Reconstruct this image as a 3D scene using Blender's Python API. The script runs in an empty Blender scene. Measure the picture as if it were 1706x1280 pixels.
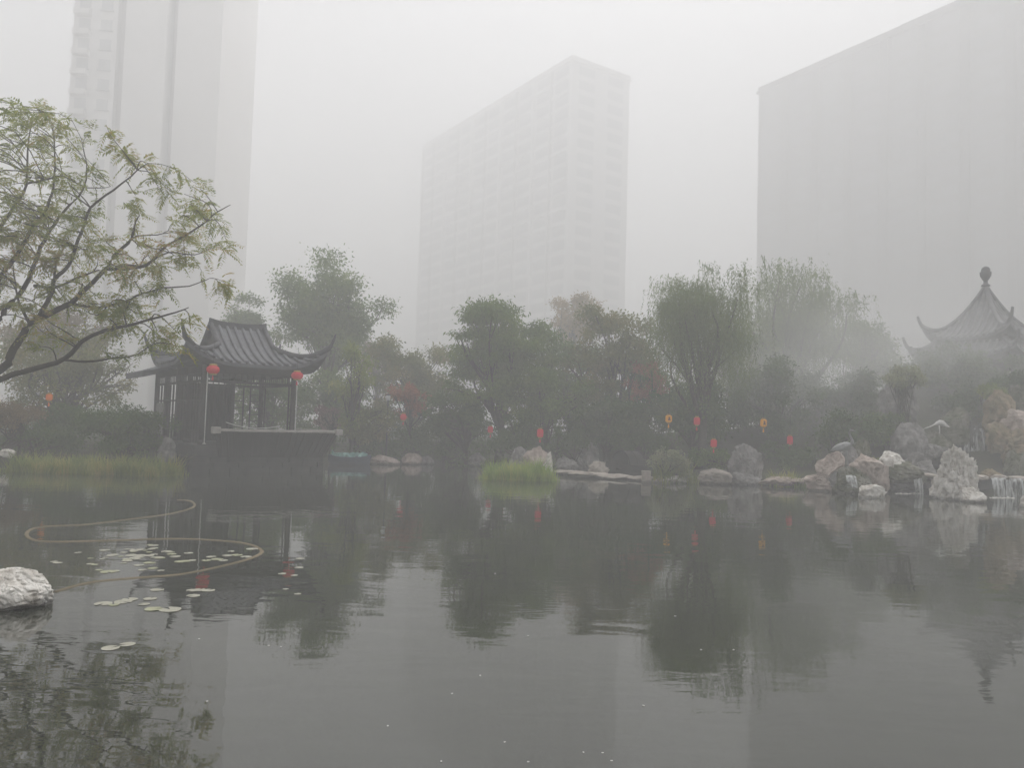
import bpy, bmesh, math, random
import numpy as np
from mathutils import Vector, Matrix, noise

# ------------------------------------------------------------------ camera, sky, sun, exposure
SC = bpy.context.scene
COL = SC.collection
F_PX, W_PX, H_PX = 1280.0, 1706.0, 1280.0
CAM_Z = 1.9
PITCH, ROLL = math.radians(2.95), math.radians(1.7)

cam_data = bpy.data.cameras.new('camera')
cam_data.sensor_width = 36.0
cam_data.lens = 36.0 * F_PX / W_PX
cam_data.clip_start = 0.05
cam_data.clip_end = 3000
cam = bpy.data.objects.new('camera', cam_data)
COL.objects.link(cam)
CAM_R = Matrix.Rotation(math.radians(90) + PITCH, 3, 'X') @ Matrix.Rotation(ROLL, 3, 'Z')
cam.matrix_world = Matrix.Translation((0, 0, CAM_Z)) @ CAM_R.to_4x4()
SC.camera = cam

SUN_EL, SUN_AZ = math.radians(64), math.radians(25)      # azimuth from +Y towards +X
world = bpy.data.worlds.new('World')
SC.world = world
world.use_nodes = True
wn, wl = world.node_tree.nodes, world.node_tree.links
wn.clear()
w_out = wn.new('ShaderNodeOutputWorld')
w_bg = wn.new('ShaderNodeBackground')
w_sky = wn.new('ShaderNodeTexSky')
w_sky.sky_type = 'NISHITA'
w_sky.sun_disc = False
w_sky.sun_elevation = SUN_EL
w_sky.sun_rotation = SUN_AZ
w_sky.air_density = 1.0
w_sky.dust_density = 6.0
w_sky.ozone_density = 1.0
w_hsv = wn.new('ShaderNodeHueSaturation')
w_hsv.inputs['Saturation'].default_value = 0.2          # grey cloud deck
w_bg.inputs['Strength'].default_value = 0.115
wl.new(w_sky.outputs[0], w_hsv.inputs['Color'])
wl.new(w_hsv.outputs[0], w_bg.inputs['Color'])
wl.new(w_bg.outputs[0], w_out.inputs['Surface'])

sun_d = bpy.data.lights.new('sun', 'SUN')
sun_d.energy = 1.5
sun_d.angle = math.radians(25)
sun_d.color = (1.0, 0.985, 0.96)
sun = bpy.data.objects.new('sun', sun_d)
COL.objects.link(sun)
sdir = Vector((math.sin(SUN_AZ) * math.cos(SUN_EL), math.cos(SUN_AZ) * math.cos(SUN_EL), math.sin(SUN_EL)))
sun.rotation_euler = sdir.to_track_quat('Z', 'Y').to_euler()
sun.location = (0, 0, 300)

SC.view_settings.view_transform = 'Standard'
SC.view_settings.look = 'None'
SC.view_settings.gamma = 1.0
SC.view_settings.use_curve_mapping = False
SC.view_settings.exposure = 1.05
SC.render.engine = 'CYCLES'
SC.cycles.max_bounces = 8
SC.cycles.diffuse_bounces = 2
SC.cycles.glossy_bounces = 3
SC.cycles.transmission_bounces = 4
SC.cycles.transparent_max_bounces = 10
SC.cycles.volume_bounces = 3
SC.cycles.use_denoising = True
SC.cycles.caustics_reflective = False
SC.cycles.caustics_refractive = False

HAZE_DENSITY = 0.0118

# ------------------------------------------------------------------ helpers
def ray(px, py):
    v = CAM_R @ Vector(((px - W_PX / 2) / F_PX, (H_PX / 2 - py) / F_PX, -1.0))
    return v

def P(px, py, Y):
    """the point at depth Y that the photograph shows at a pixel"""
    v = ray(px, py)
    return Vector((v.x / v.y * Y, Y, CAM_Z + v.z / v.y * Y))

def on_water(px, py, z=0.0):
    v = ray(px, py)
    t = (z - CAM_Z) / v.z
    return Vector((v.x * t, v.y * t, z))

def mpp(Y):
    return Y / F_PX

def nn(mat):
    return mat.node_tree.nodes, mat.node_tree.links

MATS = {}
def new_mat(name):
    m = bpy.data.materials.new(name)
    m.use_nodes = True
    m.node_tree.nodes.clear()
    MATS[name] = m
    return m

def ramp(nodes, stops):
    r = nodes.new('ShaderNodeValToRGB')
    cr = r.color_ramp
    while len(cr.elements) < len(stops):
        cr.elements.new(0.5)
    for e, (p, c) in zip(cr.elements, stops):
        e.position = p
        e.color = (*c, 1)
    return r

def noise_tex(nodes, links, scale, detail=4, rough=0.55, coord='Object', stretch=None, dist=0.0):
    tc = nodes.new('ShaderNodeTexCoord')
    src = tc.outputs[coord]
    if stretch:
        mp = nodes.new('ShaderNodeMapping')
        mp.inputs['Scale'].default_value = stretch
        links.new(src, mp.inputs['Vector'])
        src = mp.outputs[0]
    n = nodes.new('ShaderNodeTexNoise')
    n.inputs['Scale'].default_value = scale
    n.inputs['Detail'].default_value = detail
    n.inputs['Roughness'].default_value = rough
    n.inputs['Distortion'].default_value = dist
    links.new(src, n.inputs['Vector'])
    return n

def surf_mat(name, stops, scale=3, rough=0.8, bump=0.3, bump_scale=18, spec=0.3, stretch=None, metallic=0.0, dist=0.0, coord='Object', bump_dist=0.02):
    """principled surface: noise driven colour variation + fine relief"""
    m = new_mat(name)
    N, L = nn(m)
    out = N.new('ShaderNodeOutputMaterial')
    b = N.new('ShaderNodeBsdfPrincipled')
    b.inputs['Roughness'].default_value = rough
    b.inputs['Specular IOR Level'].default_value = spec
    b.inputs['Metallic'].default_value = metallic
    t = noise_tex(N, L, scale, 6, 0.6, coord, stretch, dist)
    r = ramp(N, stops)
    L.new(t.outputs['Fac'], r.inputs[0])
    L.new(r.outputs[0], b.inputs['Base Color'])
    if bump > 0:
        t2 = noise_tex(N, L, bump_scale, 5, 0.65, coord, stretch)
        bp = N.new('ShaderNodeBump')
        bp.inputs['Strength'].default_value = bump
        bp.inputs['Distance'].default_value = bump_dist
        L.new(t2.outputs['Fac'], bp.inputs['Height'])
        L.new(bp.outputs[0], b.inputs['Normal'])
    L.new(b.outputs[0], out.inputs[0])
    return m

def wet_line(name):
    m = MATS[name]; N, L = nn(m)
    b = [n for n in N if n.type == 'BSDF_PRINCIPLED'][0]
    src = b.inputs['Base Color'].links[0].from_socket
    geo = N.new('ShaderNodeNewGeometry'); sx = N.new('ShaderNodeSeparateXYZ'); L.new(geo.outputs['Position'], sx.inputs[0])
    t = noise_tex(N, L, 6, 3, 0.6)
    ad = N.new('ShaderNodeMath'); ad.operation = 'MULTIPLY_ADD'; ad.inputs[1].default_value = -0.16
    L.new(t.outputs['Fac'], ad.inputs[0]); L.new(sx.outputs['Z'], ad.inputs[2])
    mr = N.new('ShaderNodeMapRange'); mr.inputs['From Min'].default_value = -0.04; mr.inputs['From Max'].default_value = 0.02
    mr.inputs['To Min'].default_value = 0.42; mr.inputs['To Max'].default_value = 1.0
    L.new(ad.outputs[0], mr.inputs['Value'])
    mul = N.new('ShaderNodeVectorMath'); mul.operation = 'SCALE'
    L.new(src, mul.inputs[0]); L.new(mr.outputs[0], mul.inputs['Scale'])
    L.new(mul.outputs[0], b.inputs['Base Color'])

def leaf_mat(name, stops, translucent=0.3, clump=0.6):
    """leaf colour from each leaf's own random value plus a slow drift through the crown"""
    m = new_mat(name)
    N, L = nn(m)
    out = N.new('ShaderNodeOutputMaterial')
    geo = N.new('ShaderNodeNewGeometry')
    t = noise_tex(N, L, clump, 2, 0.5)
    mx = N.new('ShaderNodeMath'); mx.operation = 'MULTIPLY_ADD'
    mx.inputs[1].default_value = 0.45
    L.new(geo.outputs['Random Per Island'], mx.inputs[0])
    sub = N.new('ShaderNodeMath'); sub.operation = 'MULTIPLY_ADD'
    sub.inputs[1].default_value = 1.6; sub.inputs[2].default_value = -0.53
    L.new(t.outputs['Fac'], sub.inputs[0])
    L.new(sub.outputs[0], mx.inputs[2])
    r = ramp(N, stops)
    L.new(mx.outputs[0], r.inputs[0])
    d = N.new('ShaderNodeBsdfDiffuse')
    tr = N.new('ShaderNodeBsdfTranslucent')
    mix = N.new('ShaderNodeMixShader'); mix.inputs[0].default_value = translucent
    L.new(r.outputs[0], d.inputs[0]); L.new(r.outputs[0], tr.inputs[0])
    L.new(d.outputs[0], mix.inputs[1]); L.new(tr.outputs[0], mix.inputs[2])
    L.new(mix.outputs[0], out.inputs[0])
    return m

class MB:
    """collects vertices and faces; build() links them as ONE mesh object"""
    def __init__(self):
        self.v, self.f, self.n = [], [], 0
    def add(self, verts, faces):
        b = self.n
        self.v.extend([tuple(p) for p in verts])
        self.f.extend([tuple(i + b for i in f) for f in faces])
        self.n += len(verts)
        return self
    def box(self, x0, x1, y0, y1, z0, z1):
        return self.add([(x0, y0, z0), (x1, y0, z0), (x1, y1, z0), (x0, y1, z0), (x0, y0, z1), (x1, y0, z1), (x1, y1, z1), (x0, y1, z1)],
                        [(0, 3, 2, 1), (4, 5, 6, 7), (0, 1, 5, 4), (1, 2, 6, 5), (2, 3, 7, 6), (3, 0, 4, 7)])
    def bar(self, a, b, w, h):
        """square bar from a to b"""
        a, b = Vector(a), Vector(b)
        d = (b - a).normalized()
        up = Vector((0, 0, 1)) if abs(d.z) < 0.95 else Vector((0, 1, 0))
        s = d.cross(up).normalized() * (w / 2)
        t = s.normalized().cross(d).normalized() * (h / 2)
        vs = [a - s - t, a + s - t, a + s + t, a - s + t, b - s - t, b + s - t, b + s + t, b - s + t]
        return self.add(vs, [(0, 1, 2, 3), (7, 6, 5, 4), (0, 4, 5, 1), (1, 5, 6, 2), (2, 6, 7, 3), (3, 7, 4, 0)])
    def tube(self, pts, radii, k=6, cap=True):
        pts = [Vector(p) for p in pts]
        if not hasattr(radii, '__len__'):
            radii = [radii] * len(pts)
        vs, fs = [], []
        ref = Vector((0.31, 0.17, 0.93)).normalized()
        n = len(pts)
        for i, p in enumerate(pts):
            d = (pts[min(i + 1, n - 1)] - pts[max(i - 1, 0)])
            if d.length < 1e-9: d = Vector((0, 0, 1))
            d.normalize()
            r = ref if abs(d.dot(ref)) < 0.97 else Vector((1, 0, 0))
            s = d.cross(r).normalized(); t = s.cross(d)
            for j in range(k):
                a = 2 * math.pi * j / k
                vs.append(p + (s * math.cos(a) + t * math.sin(a)) * radii[i])
        for i in range(n - 1):
            for j in range(k):
                fs.append((i * k + j, i * k + (j + 1) % k, (i + 1) * k + (j + 1) % k, (i + 1) * k + j))
        if cap:
            fs.append(tuple(range(k - 1, -1, -1)))
            fs.append(tuple((n - 1) * k + j for j in range(k)))
        return self.add(vs, fs)
    def lathe(self, prof, k=16, c=(0, 0, 0)):
        """prof: list of (radius, z)"""
        vs, fs = [], []
        for r, z in prof:
            for j in range(k):
                a = 2 * math.pi * j / k
                vs.append((c[0] + r * math.cos(a), c[1] + r * math.sin(a), c[2] + z))
        for i in range(len(prof) - 1):
            for j in range(k):
                fs.append((i * k + j, i * k + (j + 1) % k, (i + 1) * k + (j + 1) % k, (i + 1) * k + j))
        fs.append(tuple(range(k - 1, -1, -1)))
        fs.append(tuple((len(prof) - 1) * k + j for j in range(k)))
        return self.add(vs, fs)
    def grid(self, rows):
        """rows of points -> sheet"""
        m = len(rows[0]); vs = [p for r in rows for p in r]
        fs = [(i * m + j, i * m + j + 1, (i + 1) * m + j + 1, (i + 1) * m + j) for i in range(len(rows) - 1) for j in range(m - 1)]
        return self.add(vs, fs)
    def build(self, name, mat, parent=None, loc=(0, 0, 0), smooth=False, bevel=0.0):
        me = bpy.data.meshes.new(name)
        me.from_pydata(self.v, [], self.f)
        if smooth:
            me.polygons.foreach_set('use_smooth', [True] * len(me.polygons))
        me.materials.append(MATS[mat])
        me.update()
        o = bpy.data.objects.new(name, me)
        COL.objects.link(o)
        o.location = loc
        if parent: o.parent = parent
        if bevel > 0:
            bv = o.modifiers.new('bevel', 'BEVEL'); bv.width = bevel; bv.segments = 2; bv.limit_method = 'ANGLE'
        return o

def np_mesh(name, verts, faces, mat, parent=None, loc=(0, 0, 0), smooth=False):
    """fast mesh from numpy arrays; faces N x 3 or N x 4"""
    me = bpy.data.meshes.new(name)
    k = faces.shape[1]; nf = faces.shape[0]
    me.vertices.add(len(verts)); me.vertices.foreach_set('co', np.asarray(verts, np.float32).ravel())
    me.loops.add(nf * k); me.loops.foreach_set('vertex_index', np.asarray(faces, np.int32).ravel())
    me.polygons.add(nf)
    me.polygons.foreach_set('loop_start', np.arange(0, nf * k, k, dtype=np.int32))
    me.polygons.foreach_set('loop_total', np.full(nf, k, np.int32))
    if smooth: me.polygons.foreach_set('use_smooth', np.ones(nf, bool))
    me.materials.append(MATS[mat])
    me.update(calc_edges=True)
    o = bpy.data.objects.new(name, me)
    COL.objects.link(o)
    o.location = loc
    if parent: o.parent = parent
    return o

def tag(o, label=None, cat=None, group=None, kind=None):
    if label: o['label'] = label
    if cat: o['category'] = cat
    if group: o['group'] = group
    if kind: o['kind'] = kind
    return o

def empty(name, loc, rz=0.0, label=None, cat=None, group=None):
    o = bpy.data.objects.new(name, None)
    COL.objects.link(o)
    o.location = loc
    o.rotation_euler = (0, 0, rz)
    o.empty_display_size = 0.2
    return tag(o, label, cat, group)

def copy_tree(o, parent=None):
    c = o.copy(); COL.objects.link(c); c.parent = parent
    for ch in list(o.children): copy_tree(ch, c)
    return c

def child_copy(o, parent, loc, rz=None):
    c = bpy.data.objects.new(o.name.split('.')[0], o.data); COL.objects.link(c)
    c.parent = parent; c.location = loc
    if rz is not None: c.rotation_euler = (0, 0, rz)
    return c

# ------------------------------------------------------------------ materials
surf_mat('soil', [(0.3, (0.035, 0.03, 0.022)), (0.55, (0.05, 0.055, 0.028)), (0.75, (0.06, 0.075, 0.03))], 1.2, 0.95, 0.6, 6, 0.1)
surf_mat('dark_wood', [(0.3, (0.016, 0.013, 0.012)), (0.7, (0.035, 0.028, 0.025))], 4, 0.6, 0.25, 20, 0.35, (1, 1, 0.15))
surf_mat('panel_wood', [(0.3, (0.014, 0.013, 0.012)), (0.7, (0.026, 0.023, 0.021))], 5, 0.7, 0.25, 30, 0.3, (1, 1, 0.2))
surf_mat('roof_tile', [(0.25, (0.045, 0.046, 0.056)), (0.55, (0.1, 0.101, 0.118)), (0.8, (0.17, 0.17, 0.19))], 3.5, 0.65, 0.4, 16, 0.4)
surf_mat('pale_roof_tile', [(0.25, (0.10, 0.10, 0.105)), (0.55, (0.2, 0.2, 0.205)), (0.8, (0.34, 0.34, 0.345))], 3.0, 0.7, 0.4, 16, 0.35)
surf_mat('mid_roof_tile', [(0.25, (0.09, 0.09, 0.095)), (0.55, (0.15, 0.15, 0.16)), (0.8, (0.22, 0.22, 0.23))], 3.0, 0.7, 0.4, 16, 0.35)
surf_mat('ridge_tile', [(0.3, (0.03, 0.03, 0.034)), (0.7, (0.07, 0.07, 0.08))], 4, 0.7, 0.3, 16, 0.3)
surf_mat('coping_stone', [(0.3, (0.3, 0.28, 0.26)), (0.7, (0.5, 0.47, 0.44))], 4, 0.75, 0.3, 25, 0.3)
surf_mat('base_stone', [(0.3, (0.03, 0.029, 0.028)), (0.6, (0.055, 0.053, 0.05)), (0.8, (0.09, 0.085, 0.08))], 2.5, 0.85, 0.5, 14, 0.2)
surf_mat('screen_cloth', [(0.3, (0.2, 0.2, 0.19)), (0.7, (0.3, 0.3, 0.28))], 4, 0.9, 0.1, 40, 0.2)
surf_mat('white_metal', [(0.3, (0.6, 0.6, 0.58)), (0.7, (0.75, 0.75, 0.73))], 6, 0.5, 0.1, 30, 0.4)
surf_mat('iron', [(0.3, (0.03, 0.03, 0.03)), (0.7, (0.06, 0.06, 0.06))], 6, 0.5, 0.1, 30, 0.4)
surf_mat('bark', [(0.25, (0.03, 0.024, 0.018)), (0.6, (0.065, 0.055, 0.042)), (0.85, (0.11, 0.1, 0.08))], 6, 0.9, 0.7, 30, 0.2, (1, 1, 0.3))
surf_mat('pale_rock', [(0.27, (0.17, 0.145, 0.12)), (0.38, (0.42, 0.385, 0.34)), (0.52, (0.68, 0.655, 0.61)), (0.8, (0.8, 0.785, 0.75))], 4.0, 0.85, 0.9, 9, 0.2, None, 0, 0.8, bump_dist=0.05)
surf_mat('grey_rock', [(0.25, (0.08, 0.075, 0.072)), (0.5, (0.22, 0.21, 0.205)), (0.75, (0.42, 0.405, 0.395))], 3.0, 0.9, 0.9, 9, 0.2, None, 0, 0.8, bump_dist=0.05)
surf_mat('pink_rock', [(0.25, (0.16, 0.12, 0.10)), (0.48, (0.38, 0.31, 0.27)), (0.72, (0.6, 0.53, 0.48))], 3.0, 0.9, 0.9, 9, 0.2, None, 0, 0.8, bump_dist=0.05)
surf_mat('ochre_rock', [(0.25, (0.07, 0.065, 0.03)), (0.42, (0.16, 0.13, 0.07)), (0.6, (0.3, 0.23, 0.15)), (0.8, (0.45, 0.38, 0.3))], 2.2, 0.9, 0.9, 8, 0.2, None, 0, 0.8, bump_dist=0.05)
surf_mat('mossy_rock', [(0.3, (0.035, 0.05, 0.015)), (0.45, (0.1, 0.105, 0.06)), (0.6, (0.2, 0.19, 0.16)), (0.8, (0.36, 0.34, 0.31))], 2.6, 0.95, 0.9, 9, 0.15, None, 0, 0.8, bump_dist=0.05)
surf_mat('wet_rock', [(0.3, (0.02, 0.02, 0.02)), (0.7, (0.06, 0.058, 0.055))], 3.0, 0.4, 0.9, 9, 0.5, bump_dist=0.05)
surf_mat('slab_stone', [(0.3, (0.22, 0.19, 0.165)), (0.6, (0.38, 0.34, 0.3)), (0.8, (0.5, 0.46, 0.42))], 3.0, 0.85, 0.7, 12, 0.25, bump_dist=0.03)
for n_ in ('pale_rock', 'grey_rock', 'pink_rock', 'mossy_rock', 'slab_stone'): wet_line(n_)
surf_mat('hose', [(0.3, (0.1, 0.082, 0.045)), (0.6, (0.17, 0.135, 0.08)), (0.8, (0.17, 0.09, 0.065))], 1.0, 0.7, 0.2, 30, 0.3)
surf_mat('lily', [(0.3, (0.2, 0.2, 0.13)), (0.5, (0.36, 0.35, 0.28)), (0.75, (0.52, 0.5, 0.45))], 7.0, 0.45, 0.2, 30, 0.5)
surf_mat('lily_green', [(0.3, (0.24, 0.25, 0.14)), (0.7, (0.4, 0.4, 0.27))], 5.0, 0.45, 0.2, 30, 0.5)
surf_mat('petal', [(0.3, (0.6, 0.58, 0.55)), (0.7, (0.8, 0.78, 0.75))], 5.0, 0.6, 0.1, 30, 0.3)
surf_mat('boat_blue', [(0.3, (0.015, 0.03, 0.07)), (0.7, (0.03, 0.06, 0.13))], 4.0, 0.6, 0.2, 20, 0.4)
surf_mat('tarp', [(0.35, (0.04, 0.09, 0.11)), (0.5, (0.09, 0.25, 0.22)), (0.7, (0.4, 0.6, 0.56))], 4.0, 0.6, 0.3, 12, 0.4)
surf_mat('boat_dark', [(0.3, (0.012, 0.011, 0.01)), (0.7, (0.03, 0.027, 0.024))], 4.0, 0.6, 0.3, 20, 0.35)
surf_mat('statue_grey', [(0.3, (0.16, 0.165, 0.165)), (0.7, (0.3, 0.31, 0.31))], 6.0, 0.6, 0.2, 30, 0.4)
surf_mat('statue_white', [(0.3, (0.5, 0.5, 0.48)), (0.7, (0.7, 0.7, 0.68))], 6.0, 0.6, 0.2, 30, 0.4)
surf_mat('facade_pale', [(0.3, (0.68, 0.66, 0.64)), (0.7, (0.76, 0.74, 0.72))], 0.15, 0.85, 0.05, 5, 0.2)
surf_mat('facade_brown', [(0.3, (0.36, 0.33, 0.31)), (0.7, (0.42, 0.39, 0.37))], 0.2, 0.85, 0.05, 5, 0.2)
surf_mat('facade_grey', [(0.3, (0.42, 0.41, 0.4)), (0.7, (0.5, 0.49, 0.48))], 0.15, 0.85, 0.05, 5, 0.2)
surf_mat('facade_dark', [(0.3, (0.18, 0.177, 0.173)), (0.7, (0.225, 0.222, 0.218))], 0.15, 0.85, 0.05, 5, 0.2)
surf_mat('balcony_white', [(0.3, (0.5, 0.5, 0.49)), (0.7, (0.6, 0.6, 0.59))], 0.3, 0.8, 0.05, 5, 0.2)
surf_mat('glass', [(0.3, (0.2, 0.205, 0.21)), (0.7, (0.28, 0.285, 0.29))], 0.3, 0.12, 0.0, 5, 0.8)
surf_mat('glass_pale', [(0.3, (0.42, 0.42, 0.42)), (0.7, (0.5, 0.5, 0.5))], 0.3, 0.15, 0.0, 5, 0.8)
surf_mat('cord', [(0.3, (0.02, 0.02, 0.02)), (0.7, (0.04, 0.04, 0.04))], 6, 0.8, 0, 5, 0.2)
surf_mat('gold_trim', [(0.3, (0.35, 0.22, 0.04)), (0.7, (0.5, 0.33, 0.07))], 6, 0.6, 0, 5, 0.3)
surf_mat('ink', [(0.3, (0.05, 0.02, 0.01)), (0.7, (0.09, 0.03, 0.02))], 6, 0.8, 0, 5, 0.2)
leaf_mat('leaf_near', [(0.05, (0.13, 0.18, 0.04)), (0.4, (0.25, 0.3, 0.065)), (0.62, (0.37, 0.37, 0.095)), (0.9, (0.48, 0.31, 0.13))], 0.5, 0.5)
leaf_mat('leaf_dark', [(0.1, (0.048, 0.087, 0.027)), (0.5, (0.084, 0.137, 0.038)), (0.9, (0.131, 0.190, 0.053))], 0.25)
leaf_mat('leaf_mid', [(0.1, (0.072, 0.122, 0.028)), (0.5, (0.131, 0.204, 0.045)), (0.9, (0.216, 0.285, 0.062))], 0.3)
leaf_mat('leaf_olive', [(0.1, (0.095, 0.111, 0.033)), (0.5, (0.174, 0.194, 0.055)), (0.9, (0.296, 0.250, 0.083))], 0.3)
leaf_mat('leaf_willow', [(0.1, (0.093, 0.137, 0.043)), (0.5, (0.158, 0.221, 0.063)), (0.9, (0.241, 0.305, 0.092))], 0.4)
leaf_mat('leaf_yellow', [(0.1, (0.2, 0.15, 0.06)), (0.5, (0.32, 0.23, 0.1)), (0.9, (0.42, 0.3, 0.15))], 0.4)
leaf_mat('leaf_lime', [(0.1, (0.125, 0.180, 0.036)), (0.5, (0.218, 0.278, 0.048)), (0.9, (0.343, 0.360, 0.071))], 0.4)
leaf_mat('leaf_red', [(0.1, (0.191, 0.072, 0.039)), (0.5, (0.340, 0.121, 0.070)), (0.9, (0.468, 0.223, 0.116))], 0.35)
leaf_mat('leaf_pink', [(0.1, (0.16, 0.1, 0.085)), (0.5, (0.26, 0.17, 0.15)), (0.9, (0.36, 0.26, 0.23))], 0.35)
leaf_mat('leaf_brown', [(0.1, (0.112, 0.084, 0.044)), (0.5, (0.196, 0.140, 0.069)), (0.9, (0.280, 0.210, 0.101))], 0.3)
leaf_mat('leaf_pale', [(0.1, (0.182, 0.208, 0.117)), (0.5, (0.286, 0.312, 0.176)), (0.9, (0.442, 0.442, 0.293))], 0.35)
leaf_mat('reed_bright', [(0.1, (0.2, 0.3, 0.06)), (0.5, (0.33, 0.45, 0.09)), (0.9, (0.52, 0.5, 0.12))], 0.5, 1.5)
leaf_mat('reed_left', [(0.1, (0.16, 0.21, 0.06)), (0.5, (0.27, 0.32, 0.08)), (0.9, (0.46, 0.4, 0.12))], 0.5, 1.0)

def lantern_mat(name, col):
    m = new_mat(name); N, L = nn(m)
    out = N.new('ShaderNodeOutputMaterial')
    t = noise_tex(N, L, 9, 3, 0.5)
    r = ramp(N, [(0.3, tuple(c * 0.85 for c in col)), (0.7, col)])
    L.new(t.outputs['Fac'], r.inputs[0])
    d = N.new('ShaderNodeBsdfDiffuse'); tr = N.new('ShaderNodeBsdfTranslucent'); em = N.new('ShaderNodeEmission')
    em.inputs['Strength'].default_value = 0.05            # lit from inside
    mix = N.new('ShaderNodeMixShader'); mix.inputs[0].default_value = 0.45
    ad = N.new('ShaderNodeAddShader')
    for n_ in (d, tr, em): L.new(r.outputs[0], n_.inputs[0])
    L.new(d.outputs[0], mix.inputs[1]); L.new(tr.outputs[0], mix.inputs[2])
    L.new(mix.outputs[0], ad.inputs[0]); L.new(em.outputs[0], ad.inputs[1])
    L.new(ad.outputs[0], out.inputs[0])
lantern_mat('lantern_red', (0.72, 0.06, 0.085))
lantern_mat('lantern_yellow', (0.85, 0.48, 0.03))
lantern_mat('lantern_orange', (0.8, 0.25, 0.03))

def water_mat():
    m = new_mat('water'); N, L = nn(m)
    out = N.new('ShaderNodeOutputMaterial')
    gl = N.new('ShaderNodeBsdfGlossy'); gl.inputs['Roughness'].default_value = 0.015
    gl.inputs['Color'].default_value = (1, 1, 1, 1)
    df = N.new('ShaderNodeBsdfDiffuse')
    t0 = noise_tex(N, L, 0.12, 3, 0.5)
    r0 = ramp(N, [(0.3, (0.05, 0.055, 0.042)), (0.7, (0.065, 0.07, 0.055))])
    L.new(t0.outputs['Fac'], r0.inputs[0]); L.new(r0.outputs[0], df.inputs[0])
    tp = N.new('ShaderNodeBsdfTransparent'); tp.inputs[0].default_value = (0.75, 0.78, 0.7, 1)
    murk = N.new('ShaderNodeMixShader'); murk.inputs[0].default_value = 0.5
    L.new(df.outputs[0], murk.inputs[1]); L.new(tp.outputs[0], murk.inputs[2])
    # ripples: long lazy swell + fine breeze ripples that come and go in patches
    a = noise_tex(N, L, 1.1, 2, 0.45, 'Object', (0.7, 1.5, 1), 0.6)
    b = noise_tex(N, L, 5.0, 2, 0.5, 'Object', (0.55, 1.6, 1), 0.3)
    patch = noise_tex(N, L, 0.16, 2, 0.5)
    pr = ramp(N, [(0.4, (0.15, 0.15, 0.15)), (0.65, (1, 1, 1))])
    L.new(patch.outputs['Fac'], pr.inputs[0])
    mul = N.new('ShaderNodeMath'); mul.operation = 'MULTIPLY'
    L.new(b.outputs['Fac'], mul.inputs[0]); L.new(pr.outputs[0], mul.inputs[1])
    b1 = N.new('ShaderNodeBump'); b1.inputs['Strength'].default_value = 0.5; b1.inputs['Distance'].default_value = 0.010
    b2 = N.new('ShaderNodeBump'); b2.inputs['Strength'].default_value = 0.5; b2.inputs['Distance'].default_value = 0.004
    L.new(a.outputs['Fac'], b1.inputs['Height']); L.new(mul.outputs[0], b2.inputs['Height'])
    L.new(b1.outputs[0], b2.inputs['Normal'])
    L.new(b2.outputs[0], gl.inputs['Normal'])
    fr = N.new('ShaderNodeFresnel'); fr.inputs['IOR'].default_value = 1.85
    L.new(b2.outputs[0], fr.inputs['Normal'])
    mix = N.new('ShaderNodeMixShader')
    L.new(fr.outputs[0], mix.inputs[0]); L.new(murk.outputs[0], mix.inputs[1]); L.new(gl.outputs[0], mix.inputs[2])
    L.new(mix.outputs[0], out.inputs[0])
water_mat()

def fall_mat():
    m = new_mat('falling_water'); N, L = nn(m)
    out = N.new('ShaderNodeOutputMaterial')
    df = N.new('ShaderNodeBsdfDiffuse'); df.inputs[0].default_value = (0.6, 0.62, 0.62, 1)
    tp = N.new('ShaderNodeBsdfTransparent')
    t = noise_tex(N, L, 9, 3, 0.6, 'Object', (1, 1, 0.06))
    r = ramp(N, [(0.4, (0, 0, 0)), (0.62, (0.92, 0.92, 0.92))])
    L.new(t.outputs['Fac'], r.inputs[0])
    mix = N.new('ShaderNodeMixShader')
    L.new(r.outputs[0], mix.inputs[0]); L.new(tp.outputs[0], mix.inputs[1]); L.new(df.outputs[0], mix.inputs[2])
    L.new(mix.outputs[0], out.inputs[0])
fall_mat()

# ------------------------------------------------------------------ terrain and water
POND = [(-3.5, 1.2), (4, 1.0), (12, 3), (22, 8), (27, 16), (25, 23), (19.5, 25.0), (16, 25.2), (13, 26.0), (11, 26.6), (9, 27.2), (6.4, 27.5), (5.8, 28.4), (5.6, 30.6), (2.6, 30.9), (0.5, 31.2),
        (-1.5, 34.5), (-3.5, 34.5), (-5.8, 33.4), (-7.3, 33.0), (-7.9, 29.6), (-9.5, 27.4), (-12, 26.2), (-15, 25.6), (-20, 24.5), (-19, 20.5), (-13.6, 18.5), (-12.0, 15), (-9.5, 11), (-7.6, 8), (-6.5, 4.5)]

def pond_sd(X, Y):
    """signed distance to the shoreline, negative inside the pond"""
    p = np.array(POND); q = np.roll(p, -1, 0)
    d = np.full(X.shape, 1e9); inside = np.zeros(X.shape, bool)
    for (ax, ay), (bx, by) in zip(p, q):
        ex, ey = bx - ax, by - ay
        t = np.clip(((X - ax) * ex + (Y - ay) * ey) / (ex * ex + ey * ey), 0, 1)
        d = np.minimum(d, np.hypot(X - ax - t * ex, Y - ay - t * ey))
        c = ((ay > Y) != (by > Y)) & (X < ex * (Y - ay) / (ey + 1e-12) + ax)
        inside ^= c
    return np.where(inside, -d, d)

def smooth(a, b, x):
    t = np.clip((x - a) / (b - a), 0, 1)
    return t * t * (3 - 2 * t)

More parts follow.
